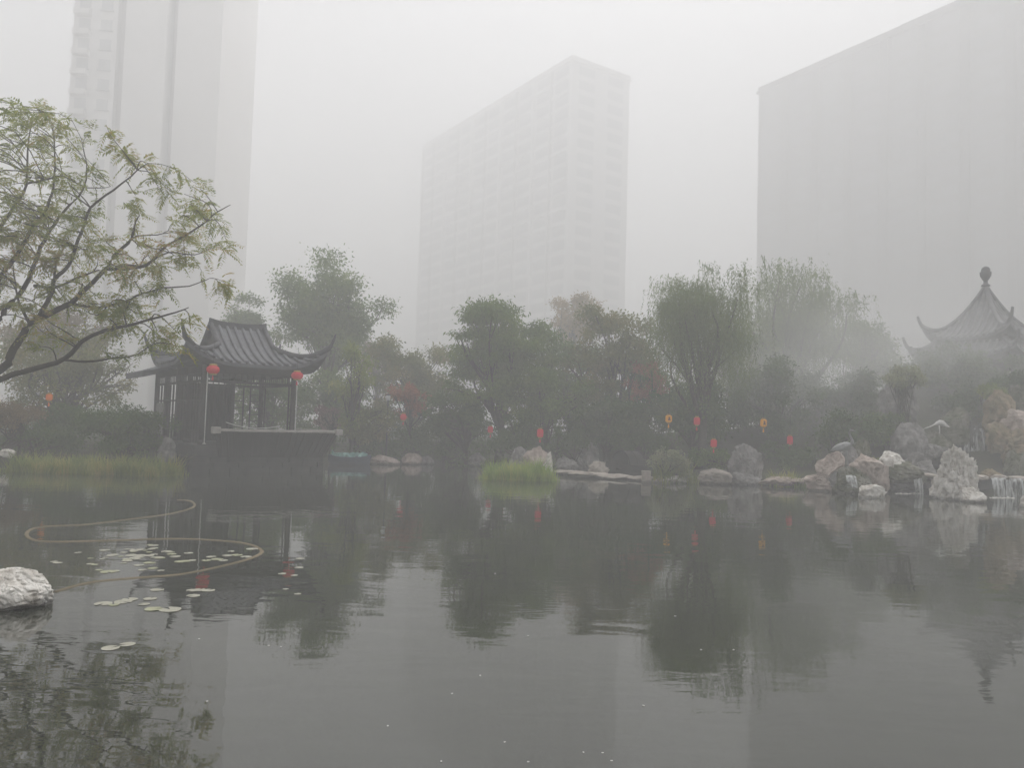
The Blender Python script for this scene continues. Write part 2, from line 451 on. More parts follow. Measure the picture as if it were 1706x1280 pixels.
def terrain_z(X, Y):
    X = np.asarray(X, float); Y = np.asarray(Y, float)
    sd = pond_sd(X, Y)
    z = np.where(sd < 0, -0.9 * smooth(0, 3.0, -sd) - 0.05 * smooth(0, 0.2, -sd), 0.28 * smooth(0, 0.5, sd) + 0.35 * smooth(0.5, 5, sd))
    out = smooth(0.3, 5, sd)
    z += out * 3.5 * np.exp(-(((X - 19) / 7.0) ** 2 + ((Y - 34.3) / 4.6) ** 2))
    z += out * 0.9 * np.exp(-(((X - 7) / 9.0) ** 2 + ((Y - 38) / 5.0) ** 2))
    z += out * 0.05 * np.sin(X * 1.3 + 0.7 * Y) * np.sin(Y * 1.1 - 0.4 * X)
    return z

def tz(x, y):
    return float(terrain_z(np.array([x]), np.array([y]))[0])

ax = np.concatenate([np.array([-480, -350, -250, -180, -130, -95, -70, -52]), np.arange(-40, 48, 0.45), np.array([52, 70, 95, 130, 180, 250, 350, 480])])
ay = np.concatenate([np.array([-480, -300, -180, -100, -50, -25, -12]), np.arange(-6, 54, 0.45), np.array([60, 75, 100, 135, 180, 250, 350, 480])])
GX, GY = np.meshgrid(ax, ay)
GZ = terrain_z(GX, GY)
gv = np.stack([GX.ravel(), GY.ravel(), GZ.ravel()], 1)
nx, ny = len(ax), len(ay)
ii, jj = np.meshgrid(np.arange(nx - 1), np.arange(ny - 1))
b0 = (jj * nx + ii).ravel()
ground = np_mesh('ground', gv, np.stack([b0, b0 + 1, b0 + nx + 1, b0 + nx], 1), 'soil', smooth=True)
tag(ground, kind='structure')

wx = np.linspace(-24, 29, 2); wy = np.linspace(-0.5, 37, 2)
pond = np_mesh('pond_water', np.array([(-24, -0.5, 0), (29, -0.5, 0), (29, 37, 0), (-24, 37, 0)]), np.array([[0, 1, 2, 3]]), 'water')
tag(pond, kind='structure')

# ------------------------------------------------------------------ towers in the fog
def tower(name, label, corner, dirA, lenA, lenB, floors, fh, baysA, baysB, wall, band, slab, podium=None, parapet=1.4, wing=None, relief=1.0):
    """corner: the near corner; wall A runs along dirA, wall B to the left-hand normal of it"""
    ang = math.atan2(dirA[1], dirA[0])
    r = empty(name, (corner[0], corner[1], 0.3), ang, label, 'tower')
    H = floors * fh
    # local: x along A 0..lenA, depth 0..lenB to local +y ; wall A is y=0, walls B at x=0 and x=lenA
    m = MB().box(0, lenA, 0, lenB, -0.5, H); m.build('wall', wall, r)
    m = MB().box(-0.5, lenA + 0.5, -0.5, lenB + 0.5, H + 0.003, H + 0.5); rf = m.build('roof', slab, r)
    m = MB()
    m.box(-0.2, lenA + 0.2, -0.2, 0.1, H + 0.503, H + parapet); m.box(-0.2, lenA + 0.2, lenB - 0.1, lenB + 0.2, H + 0.503, H + parapet)
    m.box(-0.2, 0.1, 0.103, lenB - 0.103, H + 0.503, H + parapet); m.box(lenA - 0.1, lenA + 0.2, 0.103, lenB - 0.103, H + 0.503, H + parapet)
    m.build('parapet', wall, rf)
    MB().box(lenA * 0.4, lenA * 0.6, lenB * 0.3, lenB * 0.7, H + 0.503, H + 4.2).build('stair_house', wall, rf)
    wmesh = None; proto = None
    def window(loc, rz, w, h):
        nonlocal proto
        if proto is None:
            m = MB().box(-w / 2, w / 2, -0.05, 0.0, 0, h)
            for a in ((-w / 2 - 0.1, -w / 2, -0.03, h + 0.03), (w / 2, w / 2 + 0.1, -0.03, h + 0.03)):
                m.box(a[0], a[1], -0.12, 0.0, a[2], a[3])
            m.box(-0.04, 0.04, -0.09, -0.052, 0, h)
            proto = m.build('window', 'glass', r, loc); proto.rotation_euler = (0, 0, rz)
        else:
            child_copy(proto, r, loc, rz)
    # piers / recess bands
    bwA = lenA / baysA
    for k in range(baysA + 1):
        x = k * bwA
        wd = 0.8 if k % 2 == 0 else 0.4
        x0, x1 = max(x - wd / 2, 0), min(x + wd / 2, lenA)
        MB().box(x0, x1, -0.62 * relief, -0.002, -0.5, H).build('pier', band if k % 2 else slab, r)
    for fl in range(1, floors):
        for k in range(0, baysA):
            if k % 2 == 0:
                x0, x1 = k * bwA + 0.41, (k + 1) * bwA - 0.21
                pass
        z = fl * fh
        MB().box(0.42, lenA - 0.42, -0.42 * relief, -0.002, z - 0.35, z + 0.35).build('balcony_slab', slab, r)
    for fl in range(floors):
        for k in range(baysA):
            window(((k + 0.5) * bwA, -0.003, fl * fh + 0.85), 0, bwA * 0.62, fh * 0.62)
    bwB = lenB / baysB
    for fl in range(floors):
        for k in range(baysB):
            window((-0.003, (k + 0.5) * bwB, fl * fh + 0.9), -math.pi / 2, bwB * 0.62, fh * 0.62) if wing != 'right' else window((lenA + 0.003, (k + 0.5) * bwB, fl * fh + 0.9), math.pi / 2, bwB * 0.62, fh * 0.62)
    return r

# middle slab block: near corner at photo column 945
c0 = P(938, 700, 185); l0 = P(690, 700, 250)
dA = Vector((c0.x - l0.x, c0.y - l0.y)); LA = dA.length
tower('apartment_tower', 'tall grey apartment block in the middle, its flat roof visible in the fog', (l0.x, l0.y), dA, LA, 19.0, 25, 3.66, 10, 2, 'facade_grey', 'facade_dark', 'balcony_white', wing='right')

# right block: runs from far left end towards the camera on the right
l0 = P(1258, 700, 165); e0 = P(1990, 700, 103)
dA = Vector((e0.x - l0.x, e0.y - l0.y))
tower('apartment_tower', 'wide dark apartment block dissolving in fog behind the pointed pavilion', (l0.x, l0.y), dA, dA.length, 15.0, 25, 3.02, 10, 1, 'facade_dark', 'facade_dark', 'facade_dark', relief=0.3)

# left tower: pale panels with recessed brown strips
def left_tower():
    a = P(338, 690, 112)
    r = empty('apartment_tower', (a.x, a.y, 0.3), math.radians(6), 'pale apartment tower with recessed vertical strips rising behind the tree', 'tower')
    fh, fl = 3.0, 29
    K = 1.4
    H = fh * fl
    # local x runs to the left (negative), y away
    blocks = [(-4.6, 0.0, 0.0, 15, 'facade_pale'), (-9.6, -5.4, -0.6, 15, 'facade_pale'), (-15.2, -10.8, 0.4, 15, 'facade_pale')]
    blocks = [(a_ * K, b_ * K, c_ * K, d_ * K, e_) for a_, b_, c_, d_, e_ in blocks]
    for x0, x1, y0, y1, mt in blocks:
        MB().box(x0, x1, y0, y1, -0.5, H).build('wall', mt, r)
    for x0, x1, y0 in ((-5.4, -4.6, 1.4), (-10.8, -9.6, 1.2)):
        x0, x1, y0 = x0 * K, x1 * K, y0 * K
        MB().box(x0 + 0.003, x1 - 0.003, y0, 14.5 * K, -0.5, H - 0.5).build('recess_strip', 'facade_brown', r)
    MB().box(-15.5 * K, 0.4, -1.0 * K, 15.4 * K, H + 0.003, H + 0.6).build('roof', 'facade_grey', r)
    proto = None
    for x0, x1, y0, y1, mt in blocks[2:]:
        nb = 2
        bw = (x1 - x0) / nb
        for f in range(fl):
            for k in range(nb):
                loc = (x0 + (k + 0.5) * bw, y0 - 0.003, f * fh + 0.9)
                if proto is None:
                    m = MB().box(-0.8, 0.8, -0.05, 0, 0, 1.6).box(-0.95, 0.95, -0.25, 0, -0.15, -0.003).box(-0.04, 0.04, -0.09, -0.052, 0, 1.6)
                    proto = m.build('window', 'glass_pale', r, loc)
                else:
                    child_copy(proto, r, loc)
    for f in range(1, fl):
        MB().box(-15.0 * K, -13.4 * K, 0.4 * K - 1.1, 0.4 * K - 0.004, f * fh - 0.3, f * fh + 0.5).build('balcony', 'facade_pale', r)
    MB().box(-10.9 * K, -9.5 * K, -0.4, 1.19 * K, -0.5, 9.0).build('stone_pier', 'facade_brown', r)
left_tower()

# ------------------------------------------------------------------ rocks
def rock_mesh(rx, ry, rz, seed, sub=4, cuts=9, rough=0.12, pits=0.10, block=0.05):
    rnd = random.Random(seed)
    bm = bmesh.new()
    bmesh.ops.create_icosphere(bm, subdivisions=sub, radius=1.0)
    off = Vector((rnd.uniform(-50, 50), rnd.uniform(-50, 50), rnd.uniform(-50, 50)))
    planes = []
    for _ in range(cuts):
        d = Vector((rnd.gauss(0, 1), rnd.gauss(0, 1), rnd.gauss(0, 0.8))).normalized()
        planes.append((d, rnd.uniform(0.55, 0.88)))
    for v in bm.verts:
        n = v.co.copy()
        p = n * (1 + 0.30 * noise.noise(n * 1.1 + off))
        for d, h in planes:
            k = p.dot(d)
            if k > h: p -= d * (k - h) * 0.85
        q = n * 2.2 + off
        w = noise.noise_vector(n * 3 + off) * 0.5
        f = noise.fractal(q + w, 0.9, 2.1, 4)
        c = noise.cell_vector(n * 2.6 + off + w)
        rd = 1 - abs(noise.noise(q * 1.7 + w)) * 2
        p += n * (f * rough - max(0, rd - 0.55) * pits * 2.0 + (c.x - 0.5) * block + (noise.cell_vector(n * 5.3 + off + w).x - 0.5) * block * 0.6)
        v.co = Vector((p.x * rx, p.y * ry, p.z * rz))
    me = bpy.data.meshes.new('rock')
    bm.to_mesh(me); bm.free()
    me.polygons.foreach_set('use_smooth', [False] * len(me.polygons))
    return me

ROCK_N = 0
def rock(px, py, hw, hh, Y, mat, label, group=None, name='rock', depth=0.8, seed=None, cat='rock', sub=4, **kw):
    """a rock whose middle the photo shows at (px, py), half width hw and half height hh in photo pixels, at depth Y"""
    global ROCK_N
    ROCK_N += 1
    s = mpp(Y)
    c = P(px, py, Y) - Vector((0, 0, 0.45 * hh * s * 1.1))
    me = rock_mesh(hw * s * 1.06, hw * s * depth, 1.45 * hh * s * 1.1, seed or 100 + ROCK_N, sub, **kw)
    me.materials.append(MATS[mat])
    o = bpy.data.objects.new(name, me); COL.objects.link(o)
    o.location = c
    return tag(o, label, cat, group)

# near stone on the left
rock(26, 978, 56, 27, 7.6, 'pale_rock', 'pale limestone boulder rising from the water at the left edge', seed=12, sub=6, depth=0.9, cuts=4, rough=0.06, pits=0.07, block=0.02)
# right-hand rockery in the water
big = rock(1602, 788, 38, 47, 23.4, 'pale_rock', 'tall pale craggy boulder standing in the water before the waterfall', seed=21, sub=6, depth=0.8, cuts=12, rough=0.12, pits=0.12, block=0.13)
big.scale.x = -1
rock(1620, 824, 20, 13, 22.7, 'pale_rock', 'small pale pointed stone at the foot of the tall craggy boulder', seed=22)
rock(1450, 817, 25, 13, 23.2, 'pale_rock', 'low cream stone in the water below the left rockery boulders', seed=23)
rock(1424, 798, 34, 24, 24.6, 'mossy_rock', 'mossy boulder at the centre of the rockery heap by the water', seed=24, sub=5)
rock(1440, 772, 30, 18, 25.0, 'pink_rock', 'pinkish sloping boulder on top of the mossy rockery boulder', seed=25)
rock(1386, 773, 26, 17, 25.2, 'pink_rock', 'rounded pink boulder lying on the leftmost rockery block', seed=26)
rock(1374, 797, 31, 17, 25.3, 'pink_rock', 'blocky pink boulder at the left foot of the rockery heap', seed=27)
rock(1412, 762, 18, 26, 25.6, 'grey_rock', 'upright grey rock behind the pink rockery boulders', seed=28)
rock(1482, 770, 24, 14, 25.6, 'pale_rock', 'pale rounded boulder topping the right end of the rockery heap', seed=29)
rock(1503, 783, 30, 13, 25.4, 'mossy_rock', 'flat mossy boulder beside the thin waterfall stream', seed=30)
rock(1480, 803, 46, 18, 25.9, 'wet_rock', 'dark wet rock under the flat mossy boulder', seed=31)
rock(1565, 808, 40, 20, 25.9, 'wet_rock', 'dark wet rock wall left of the tall craggy boulder', seed=32)
rock(1708, 842, 10, 16, 21.5, 'pale_rock', 'pale stone cut off by the right edge of the picture', seed=33)
rock(1400, 808, 22, 12, 26.2, 'wet_rock', 'dark wet stone in the gap below the rounded pink boulder', seed=34)
rock(1398, 790, 20, 16, 25.0, 'grey_rock', 'small grey boulder wedged between pink block and mossy boulder', seed=35)
rock(1462, 790, 22, 20, 25.3, 'pink_rock', 'brownish boulder filling the gap right of the mossy boulder', seed=36)
rock(1520, 800, 22, 14, 25.7, 'mossy_rock', 'mossy stone at the foot of the thin waterfall stream', seed=37)
rock(1541, 780, 20, 14, 26.4, 'grey_rock', 'grey boulder behind the thin waterfall stream', seed=38)
rock(1648, 792, 20, 14, 26.0, 'ochre_rock', 'ochre stone on the weir right of the tall craggy boulder', seed=39)
rock(1435, 752, 16, 16, 25.9, 'mossy_rock', 'mossy boulder behind the crane statue', seed=40)
# shore rocks in the middle
rock(1243, 770, 27, 32, 27.4, 'grey_rock', 'tall grey purple rock on the bank right of the leafy bush', seed=41, sub=5)
rock(1190, 793, 34, 13, 27.1, 'slab_stone', 'low brown rock between the leafy bush and the grey purple rock', seed=42)
rock(1240, 796, 26, 11, 27.0, 'grey_rock', 'low grey rock at the foot of the tall grey purple rock', seed=43)
rock(1305, 800, 40, 9, 27.0, 'pink_rock', 'long low brown shore rock behind the short reeds', seed=44)
rock(1112, 797, 26, 9, 26.9, 'pale_rock', 'pale shore stone under the leafy bush', seed=45)
rock(867, 763, 20, 17, 29.6, 'grey_rock', 'leftmost pale grey boulder behind the bright green reeds', seed=46)
rock(893, 764, 21, 18, 29.2, 'pink_rock', 'largest pinkish grey boulder behind the bright green reeds', seed=47)
rock(912, 768, 9, 16, 29.0, 'pale_rock', 'narrow whitish boulder right of the pinkish grey one behind the reeds', seed=48)
rock(977, 762, 26, 24, 31.2, 'grey_rock', 'grey pointed rock behind the flat stone landing', seed=49, sub=5)
rock(942, 772, 20, 11, 30.4, 'grey_rock', 'low grey rock between the pale boulders and the pointed rock', seed=50)
rock(1000, 778, 19, 8, 28.9, 'slab_stone', 'small jagged pale stone lying on the flat landing', seed=51)
rock(637, 769, 27, 8, 33.0, 'pink_rock', 'low reddish shore stone beside the blue boat', seed=52)
rock(688, 766, 20, 10, 33.6, 'pink_rock', 'reddish shore stone right of the one by the boat', seed=53)
rock(712, 768, 12, 8, 34.0, 'grey_rock', 'small grey shore stone left of the round clipped shrub', seed=54)
rock(795, 768, 18, 9, 33.8, 'grey_rock', 'low grey shore stone left of the bright green reeds', seed=59)
rock(12, 754, 12, 5, 25.2, 'pale_rock', 'pale stone in the left bank reeds at the picture edge', seed=55)
rock(278, 745, 18, 14, 25.6, 'grey_rock', 'grey stone beside the steps left of the water pavilion', seed=56)
# rockery hillside
rock(1500, 668, 31, 40, 30.0, 'grey_rock', 'upright grey rock under the weeping pale shrub on the hillside', seed=57, sub=5)
cl = 'ochre boulder stacked in the cliff at the right of the waterfall'
for i, (px, py, hw, hh, Y, mt) in enumerate([(1665, 678, 26, 26, 29.0, 'ochre_rock'), (1690, 705, 34, 22, 28.6, 'pink_rock'), (1665, 722, 26, 18, 28.4, 'ochre_rock'), (1700, 740, 34, 24, 28.0, 'ochre_rock'),
                                             (1692, 770, 24, 24, 27.4, 'mossy_rock'), (1725, 778, 30, 30, 27.0, 'mossy_rock'), (1738, 700, 34, 40, 28.6, 'ochre_rock'), (1705, 655, 30, 22, 29.8, 'mossy_rock')]):
    rock(px, py, hw, hh, Y, mt, ['topmost left ochre boulder of the cliff right of the waterfall', 'pinkish boulder second from the top of the right cliff', 'ochre boulder overhanging the wide waterfall curtain from the right', 'broad ochre boulder halfway down the cliff at the right edge',
         'mossy boulder at the foot of the right cliff above the weir', 'large mossy boulder at the foot of the cliff, cut by the right edge', 'tall ochre boulder of the cliff mostly beyond the right edge', 'mossy boulder crowning the right cliff under the dark shrub'][i], 'boulders of the cliff right of the waterfall', seed=60 + i)
cl = 'grey mossy boulder stacked in the wall at the left of the waterfall'
for i, (px, py, hw, hh, Y, mt) in enumerate([(1520, 735, 32, 30, 28.8, 'grey_rock'), (1562, 745, 28, 28, 28.6, 'mossy_rock'), (1592, 700, 28, 22, 29.2, 'mossy_rock'), (1530, 770, 30, 22, 27.8, 'grey_rock'), (1575, 770, 30, 20, 27.6, 'wet_rock'), (1610, 745, 22, 44, 29.4, 'wet_rock')]):
    rock(px, py, hw, hh, Y, mt, ['big grey boulder at the left end of the waterfall wall', 'mossy boulder carrying the pale crane statue', 'mossy boulder at the top left of the wide waterfall curtain', 'grey boulder low in the wall behind the thin stream',
         'dark wet boulder low in the wall behind the tall craggy boulder', 'dark upright boulder at the left side of the waterfall curtain'][i], 'boulders of the wall left of the waterfall', seed=80 + i)
rock(1640, 752, 44, 46, 30.2, 'wet_rock', 'dark wet rock face behind the wide waterfall curtain', seed=90, sub=5)
rock(1553, 748, 16, 9, 27.0, 'grey_rock', 'rounded grey stone cap standing in the spray left of the waterfall', seed=91)

# weir: stone lip with an upper basin, and the falls
lip_c = P(1600, 796, 25.6)
weir = empty('stone_weir', (lip_c.x, lip_c.y, 0), math.radians(-4), 'low stone weir holding the upper basin behind the tall boulder', 'weir')
rw = random.Random(5)
x = -2.2
while x < 3.6:
    w = rw.uniform(0.5, 0.9)
    me = rock_mesh(w * 0.56, 0.32, 0.1, int(rw.random() * 1e5), 3, 8, 0.1)
    me.materials.append(MATS['slab_stone'])
    o = bpy.data.objects.new('lip_stone', me); COL.objects.link(o); o.parent = weir; o.location = (x + w / 2, rw.uniform(-0.05, 0.05), 0.58 + rw.uniform(-0.02, 0.02))
    x += w
m = MB().grid([[(-2.4 + 0.3 * i, 0.12 + 0.05 * math.sin(i * 1.7), z) for i in range(22)] for z in (-0.5, 0.1, 0.3, 0.54)]); m.build('weir_wall', 'wet_rock', weir)
bas = np_mesh('basin_water', np.array([(-2.6, 0.1, 0.61), (4.6, 0.1, 0.61), (4.6, 3.4, 0.61), (-2.6, 3.4, 0.61)]), np.array([[0, 1, 2, 3]]), 'water', weir)

def falls(px0, px1, py_top, py_bot, Y, label, strands=0, seed=1):
    a, b = P(px0, py_top, Y), P(px1, py_top, Y)
    zt = (a.z + b.z) / 2; zb = max(P((px0 + px1) / 2, py_bot, Y).z, 0.004)
    rnd = random.Random(seed)
    r = empty('waterfall', (a.x, Y, zb), 0, label, 'waterfall')
    W_ = b.x - a.x; n = max(3, int(W_ / 0.07))
    rows = []
    for k in range(7):
        t = k / 6
        rows.append([(W_ * i / n, -0.16 * math.sqrt(t) - 0.02 + 0.025 * math.sin(i * 2.1 + k * 0.6), (zt - zb) * (1 - t * t * 0.4 - t * 0.6)) for i in range(n + 1)])
    MB().grid(rows).build('water_curtain', 'falling_water', r, smooth=True)
    for s in range(strands):
        x0 = rnd.uniform(0.02, 0.98) * W_
        pts = [(x0 + rnd.uniform(-0.01, 0.01), -0.05 - 0.17 * math.sqrt(t / 5), (zt - zb) * (1 - t / 5)) for t in range(6)]
        MB().tube(pts, [0.012, 0.016, 0.014, 0.018, 0.016, 0.02], 5).build('water_strand', 'falling_water', r, smooth=True)
    return r
falls(1650, 1718, 797, 829, 25.2, 'white waterfall spilling over the weir right of the tall boulder', 9, 3)
falls(1520, 1534, 793, 824, 25.2, 'thin waterfall stream left of the tall craggy boulder', 3, 4)
falls(1408, 1424, 792, 812, 24.3, 'thin trickle between the rockery heap stones', 3, 5)
falls(1602, 1662, 714, 784, 29.2, 'wide hanging waterfall curtain over the dark rock face', 14, 6)

# foam line where the weir falls meet the pond
def foam(px0, px1, py, label, seed):
    rnd = random.Random(seed)
    a = on_water(px0, py); b = on_water(px1, py)
    m = MB()
    for i in range(46):
        t = rnd.random(); c = a.lerp(b, t); r_ = rnd.uniform(0.015, 0.05)
        m.lathe([(r_, 0), (r_ * 0.8, r_ * 0.35), (r_ * 0.3, r_ * 0.5)], 6, (c.x, c.y + rnd.gauss(0, 0.06), 0.002))
    tag(m.build('foam', 'petal', smooth=True), label, 'foam', kind='stuff')
foam(1640, 1690, 830, 'white foam line below the weir waterfall', 3)
foam(1490, 1535, 823, 'white foam line below the thin waterfall stream', 4)

# flat stone landing
ld = empty('stone_landing', on_water(1000, 800), 0, 'long flat landing of layered stone slabs at the water edge', 'landing')
rl = random.Random(8)
base = ld.location.copy()
for k, (px, py, hw, Y, th) in enumerate([(948, 787, 24, 29.2, 0.085), (985, 790, 34, 28.6, 0.1), (1030, 794, 34, 28.2, 0.1), (1068, 797, 26, 27.9, 0.09), (1010, 799, 30, 28.3, 0.07), (960, 795, 26, 28.9, 0.07), (1052, 803, 28, 27.8, 0.06)]):
    c = P(px, py, Y) - base
    me = rock_mesh(hw * mpp(Y) * 1.12, 0.7, th, 300 + k, 3, 10, 0.08)
    me.materials.append(MATS['slab_stone'])
    o = bpy.data.objects.new('slab', me); COL.objects.link(o); o.parent = ld; o.location = c
st = empty('stone_post', on_water(1079, 806), 0, 'square stacked stone post at the right end of the landing', 'post')
for k in range(3):
    MB().box(-0.14 + rl.uniform(-.02, .02), 0.14 + rl.uniform(-.02, .02), 0.1, 0.4, -0.1 + k * 0.175, 0.068 + k * 0.175).build('block', 'slab_stone', st, bevel=0.015)

# ------------------------------------------------------------------ water pavilion
PAV_C = Vector((-10.18, 25.4, 0.0)); PAV_A = math.radians(37)
def roof_fn(hu, hv, dg, z0, rise, up, upr):
    D = hv
    def z(x, d):
        q = d / D
        dist = max(0.0, 1 - max(hu - abs(x), 0) / upr)
        return z0 + rise * (0.42 * q + 0.58 * q * q) + up * dist ** 2.2 * max(0, 1 - d / (upr * 1.1)) ** 1.3
    return z

def hip_gable_roof(root, cx, cy, hu, hv, dg, z0, rise, up, upr, tile, ridge, wood, spacing=0.27):
    """hip-and-gable roof; ridge along local x; slopes carry real tile rows"""
    D = hv
    roof = MB()
    zu = roof_fn(hu, hv, dg, z0, rise, up, upr)
    rl_ = hu - dg
    def front(s, x, d, lift=0.0):            # s=-1 front, +1 back
        return (cx + x, cy + s * (hv - d), zu(x, d) + lift)
    def hsx(y):  # helper for side slopes: same profile with roles of axes swapped
        return y
    def side(s, y, d, lift=0.0):
        q = d / D
        dist = max(0.0, 1 - max(hv - abs(y), 0) / upr)
        z = z0 + rise * (0.42 * q + 0.58 * q * q) + up * dist ** 2.2 * max(0, 1 - d / (upr * 1.1)) ** 1.3
        return (cx + s * (hu - d), cy + y, z + lift)
    nd, na = 14, 32
    for s in (-1, 1):
        top, bot = [], []
        for i in range(nd + 1):
            d = D * i / nd
            lim = max(hu - d, rl_)
            xs = [lim * (-1 + 2 * j / na) for j in range(na + 1)]
            top.append([front(s, x_, d) for x_ in xs]); bot.append([front(s, x_, d, -0.12) for x_ in xs])
        roof.grid(top); roof.grid(bot)
        roof.grid([top[0], bot[0]])
        top, bot = [], []
        for i in range(9):
            d = dg * i / 8
            lim = hv - d
            ys = [lim * (-1 + 2 * j / na) for j in range(na + 1)]
            top.append([side(s, y_, d) for y_ in ys]); bot.append([side(s, y_, d, -0.12) for y_ in ys])
        roof.grid(top); roof.grid(bot); roof.grid([top[0], bot[0]])
    rf = roof.build('roof', tile, root, smooth=True)
    # gables
    for s in (-1, 1):
        gx = cx + s * (rl_ - 0.12)
        ys = [(hv - dg) * (-1 + 2 * j / 12) for j in range(13)]
        m = MB().grid([[(gx, cy + y_, side(s, y_ * 0.999, dg)[2] - 0.1) for y_ in ys], [(gx, cy + y_, zu(0, hv - abs(y_)) - 0.02) for y_ in ys]])
        m.build('gable', wood, rf)
    # tile rows
    n = int(2 * hu / spacing)
    for s in (-1, 1):
        for k in range(n + 1):
            x_ = -hu + 0.06 + (2 * hu - 0.12) * k / n
            dmax = D - 0.05 if abs(x_) <= rl_ else min(hu - abs(x_), D)
            if dmax < 0.12: continue
            pts = [front(s, x_, -0.04 + (dmax + 0.04) * i / 9, 0.035) for i in range(10)]
            MB().tube(pts, 0.058, 6).build('tile_row', tile, rf, smooth=True)
        n2 = int(2 * hv / spacing)
        for k in range(n2 + 1):
            y_ = -hv + 0.06 + (2 * hv - 0.12) * k / n2
            dmax = min(dg, hv - abs(y_))
            if dmax < 0.12: continue
            pts = [side(s, y_, -0.04 + (dmax + 0.04) * i / 6, 0.035) for i in range(7)]
            MB().tube(pts, 0.058, 6).build('tile_row', tile, rf, smooth=True)
    # hip ridges with upturned tips, descending ridges, main ridge
    for sx in (-1, 1):
        for sy in (-1, 1):
            pts, rad = [], []
            for i in range(10):
                d = dg * (1 - i / 9)
                p = front(sy, sx * (hu - d), d, 0.09); pts.append(p); rad.append(0.1)
            x0, y0, zz = pts[-1]
            for i in range(1, 7):
                t = i / 6
                pts.append((x0 + sx * 0.2 * t, y0 + sy * 0.2 * t, zz + 0.12 * t + 0.42 * t * t)); rad.append(0.1 * (1 - 0.72 * t))
            MB().tube(pts, rad, 8).build('hip_ridge', ridge, rf, smooth=True)
            pts = [front(sy, sx * rl_, dg + (D - dg) * i / 7, 0.08) for i in range(8)]
            MB().tube(pts, 0.085, 8).build('descending_ridge', ridge, rf, smooth=True)
    zt = zu(0, D)
    m = MB(); N_ = 12
    rows_b, rows_t = [], []
    for i in range(N_ + 1):
        xx = -rl_ - 0.05 + (2 * rl_ + 0.1) * i / N_
        lift = 0.10 * abs(2 * i / N_ - 1) ** 3
        rows_b.append((cx + xx, zt - 0.08 + lift)); rows_t.append((cx + xx, zt + 0.15 + lift))
    for i in range(N_):
        a, b = rows_b[i], rows_b[i + 1]; c, d = rows_t[i], rows_t[i + 1]
        m.add([(a[0], cy - 0.09, a[1]), (b[0], cy - 0.09, b[1]), (b[0], cy + 0.09, b[1]), (a[0], cy + 0.09, a[1]), (c[0], cy - 0.07, c[1]), (d[0], cy - 0.07, d[1]), (d[0], cy + 0.07, d[1]), (c[0], cy + 0.07, c[1])],
              [(0, 3, 2, 1), (4, 5, 6, 7), (0, 1, 5, 4), (2, 3, 7, 6)] + ([(3, 0, 4, 7)] if i == 0 else []) + ([(1, 2, 6, 5)] if i == N_ - 1 else []))
    m.build('main_ridge', ridge, rf)
    return rf

pv = empty('water_pavilion', PAV_C, PAV_A, 'dark wooden waterside pavilion with curved grey tiled roof and upturned corners', 'pavilion')
Wp, Lp, LW = 3.05, 3.3, 6.6
FLOOR = 0.92
hip_gable_roof(pv, Wp / 2, Lp / 2, Wp / 2 + 0.85, Lp / 2 + 0.85, 1.42, 3.62, 1.45, 0.62, 1.7, 'roof_tile', 'ridge_tile', 'dark_wood')
# stone base with coursed blocks, narrower than the deck rail above
bs = MB().box(-0.35, 4.05, -0.38, LW + 0.3, -0.8, 0.5).build('stone_base', 'base_stone', pv)
rb = random.Random(4)
for row in range(3):
    x = -0.40
    while x < 4.08:
        w = rb.uniform(0.5, 0.85); x1 = min(x + w, 4.1)
        MB().box(x + 0.012, x1 - 0.012, -0.46 + rb.uniform(-0.012, 0.012), -0.383, -0.02 + row * 0.175, 0.145 + row * 0.175).build('block', 'base_stone', bs)
        x = x1
    y = -0.36
    while y < LW + 0.2:
        w = rb.uniform(0.5, 0.9); y1 = min(y + w, LW + 0.3)
        MB().box(-0.43 + rb.uniform(-0.012, 0.012), -0.353, y + 0.012, y1 - 0.012, -0.02 + row * 0.175, 0.145 + row * 0.175).build('block', 'base_stone', bs)
        y = y1
MB().box(-0.4, 4.2, -0.5, LW + 0.35, 0.52, FLOOR).build('deck', 'base_stone', pv, bevel=0.02)
# outward leaning seat back along the front and right side: dark panels, pale coping with end blocks
m = MB()
m.add([(0.45, -0.52, 0.5), (4.1, -0.52, 0.5), (4.42, -0.86, 1.36), (0.22, -0.86, 1.36), (0.45, -0.44, 0.5), (4.1, -0.44, 0.5), (4.42, -0.78, 1.36), (0.22, -0.78, 1.36)],
      [(0, 1, 2, 3), (7, 6, 5, 4), (0, 4, 5, 1), (1, 5, 6, 2), (2, 6, 7, 3), (3, 7, 4, 0)])
m.build('leaning_panel', 'panel_wood', pv)
for k in range(19):
    t = (k + 0.5) / 19
    xb, xt = 0.45 + 3.65 * t, 0.22 + 4.2 * t
    MB().bar((xb, -0.535, 0.52), (xt, -0.875, 1.35), 0.05, 0.03).build('baluster', 'dark_wood', pv)
m = MB()
m.add([(4.12, -0.5, 0.5), (4.12, 3.4, 0.5), (4.44, 3.4, 1.36), (4.44, -0.84, 1.36), (4.04, -0.5, 0.5), (4.04, 3.4, 0.5), (4.36, 3.4, 1.36), (4.36, -0.84, 1.36)],
      [(0, 1, 2, 3), (7, 6, 5, 4), (0, 4, 5, 1), (1, 5, 6, 2), (2, 6, 7, 3), (3, 7, 4, 0)])
m.build('leaning_panel', 'panel_wood', pv)
MB().box(0.34, 4.30, -0.93, -0.77, 1.372, 1.45).build('coping', 'coping_stone', pv, bevel=0.012)
MB().box(4.34, 4.50, -0.74, 3.4, 1.372, 1.45).build('coping', 'coping_stone', pv, bevel=0.012)
MB().box(0.08, 0.335, -0.98, -0.72, 1.30, 1.51).build('end_block', 'coping_stone', pv, bevel=0.02)
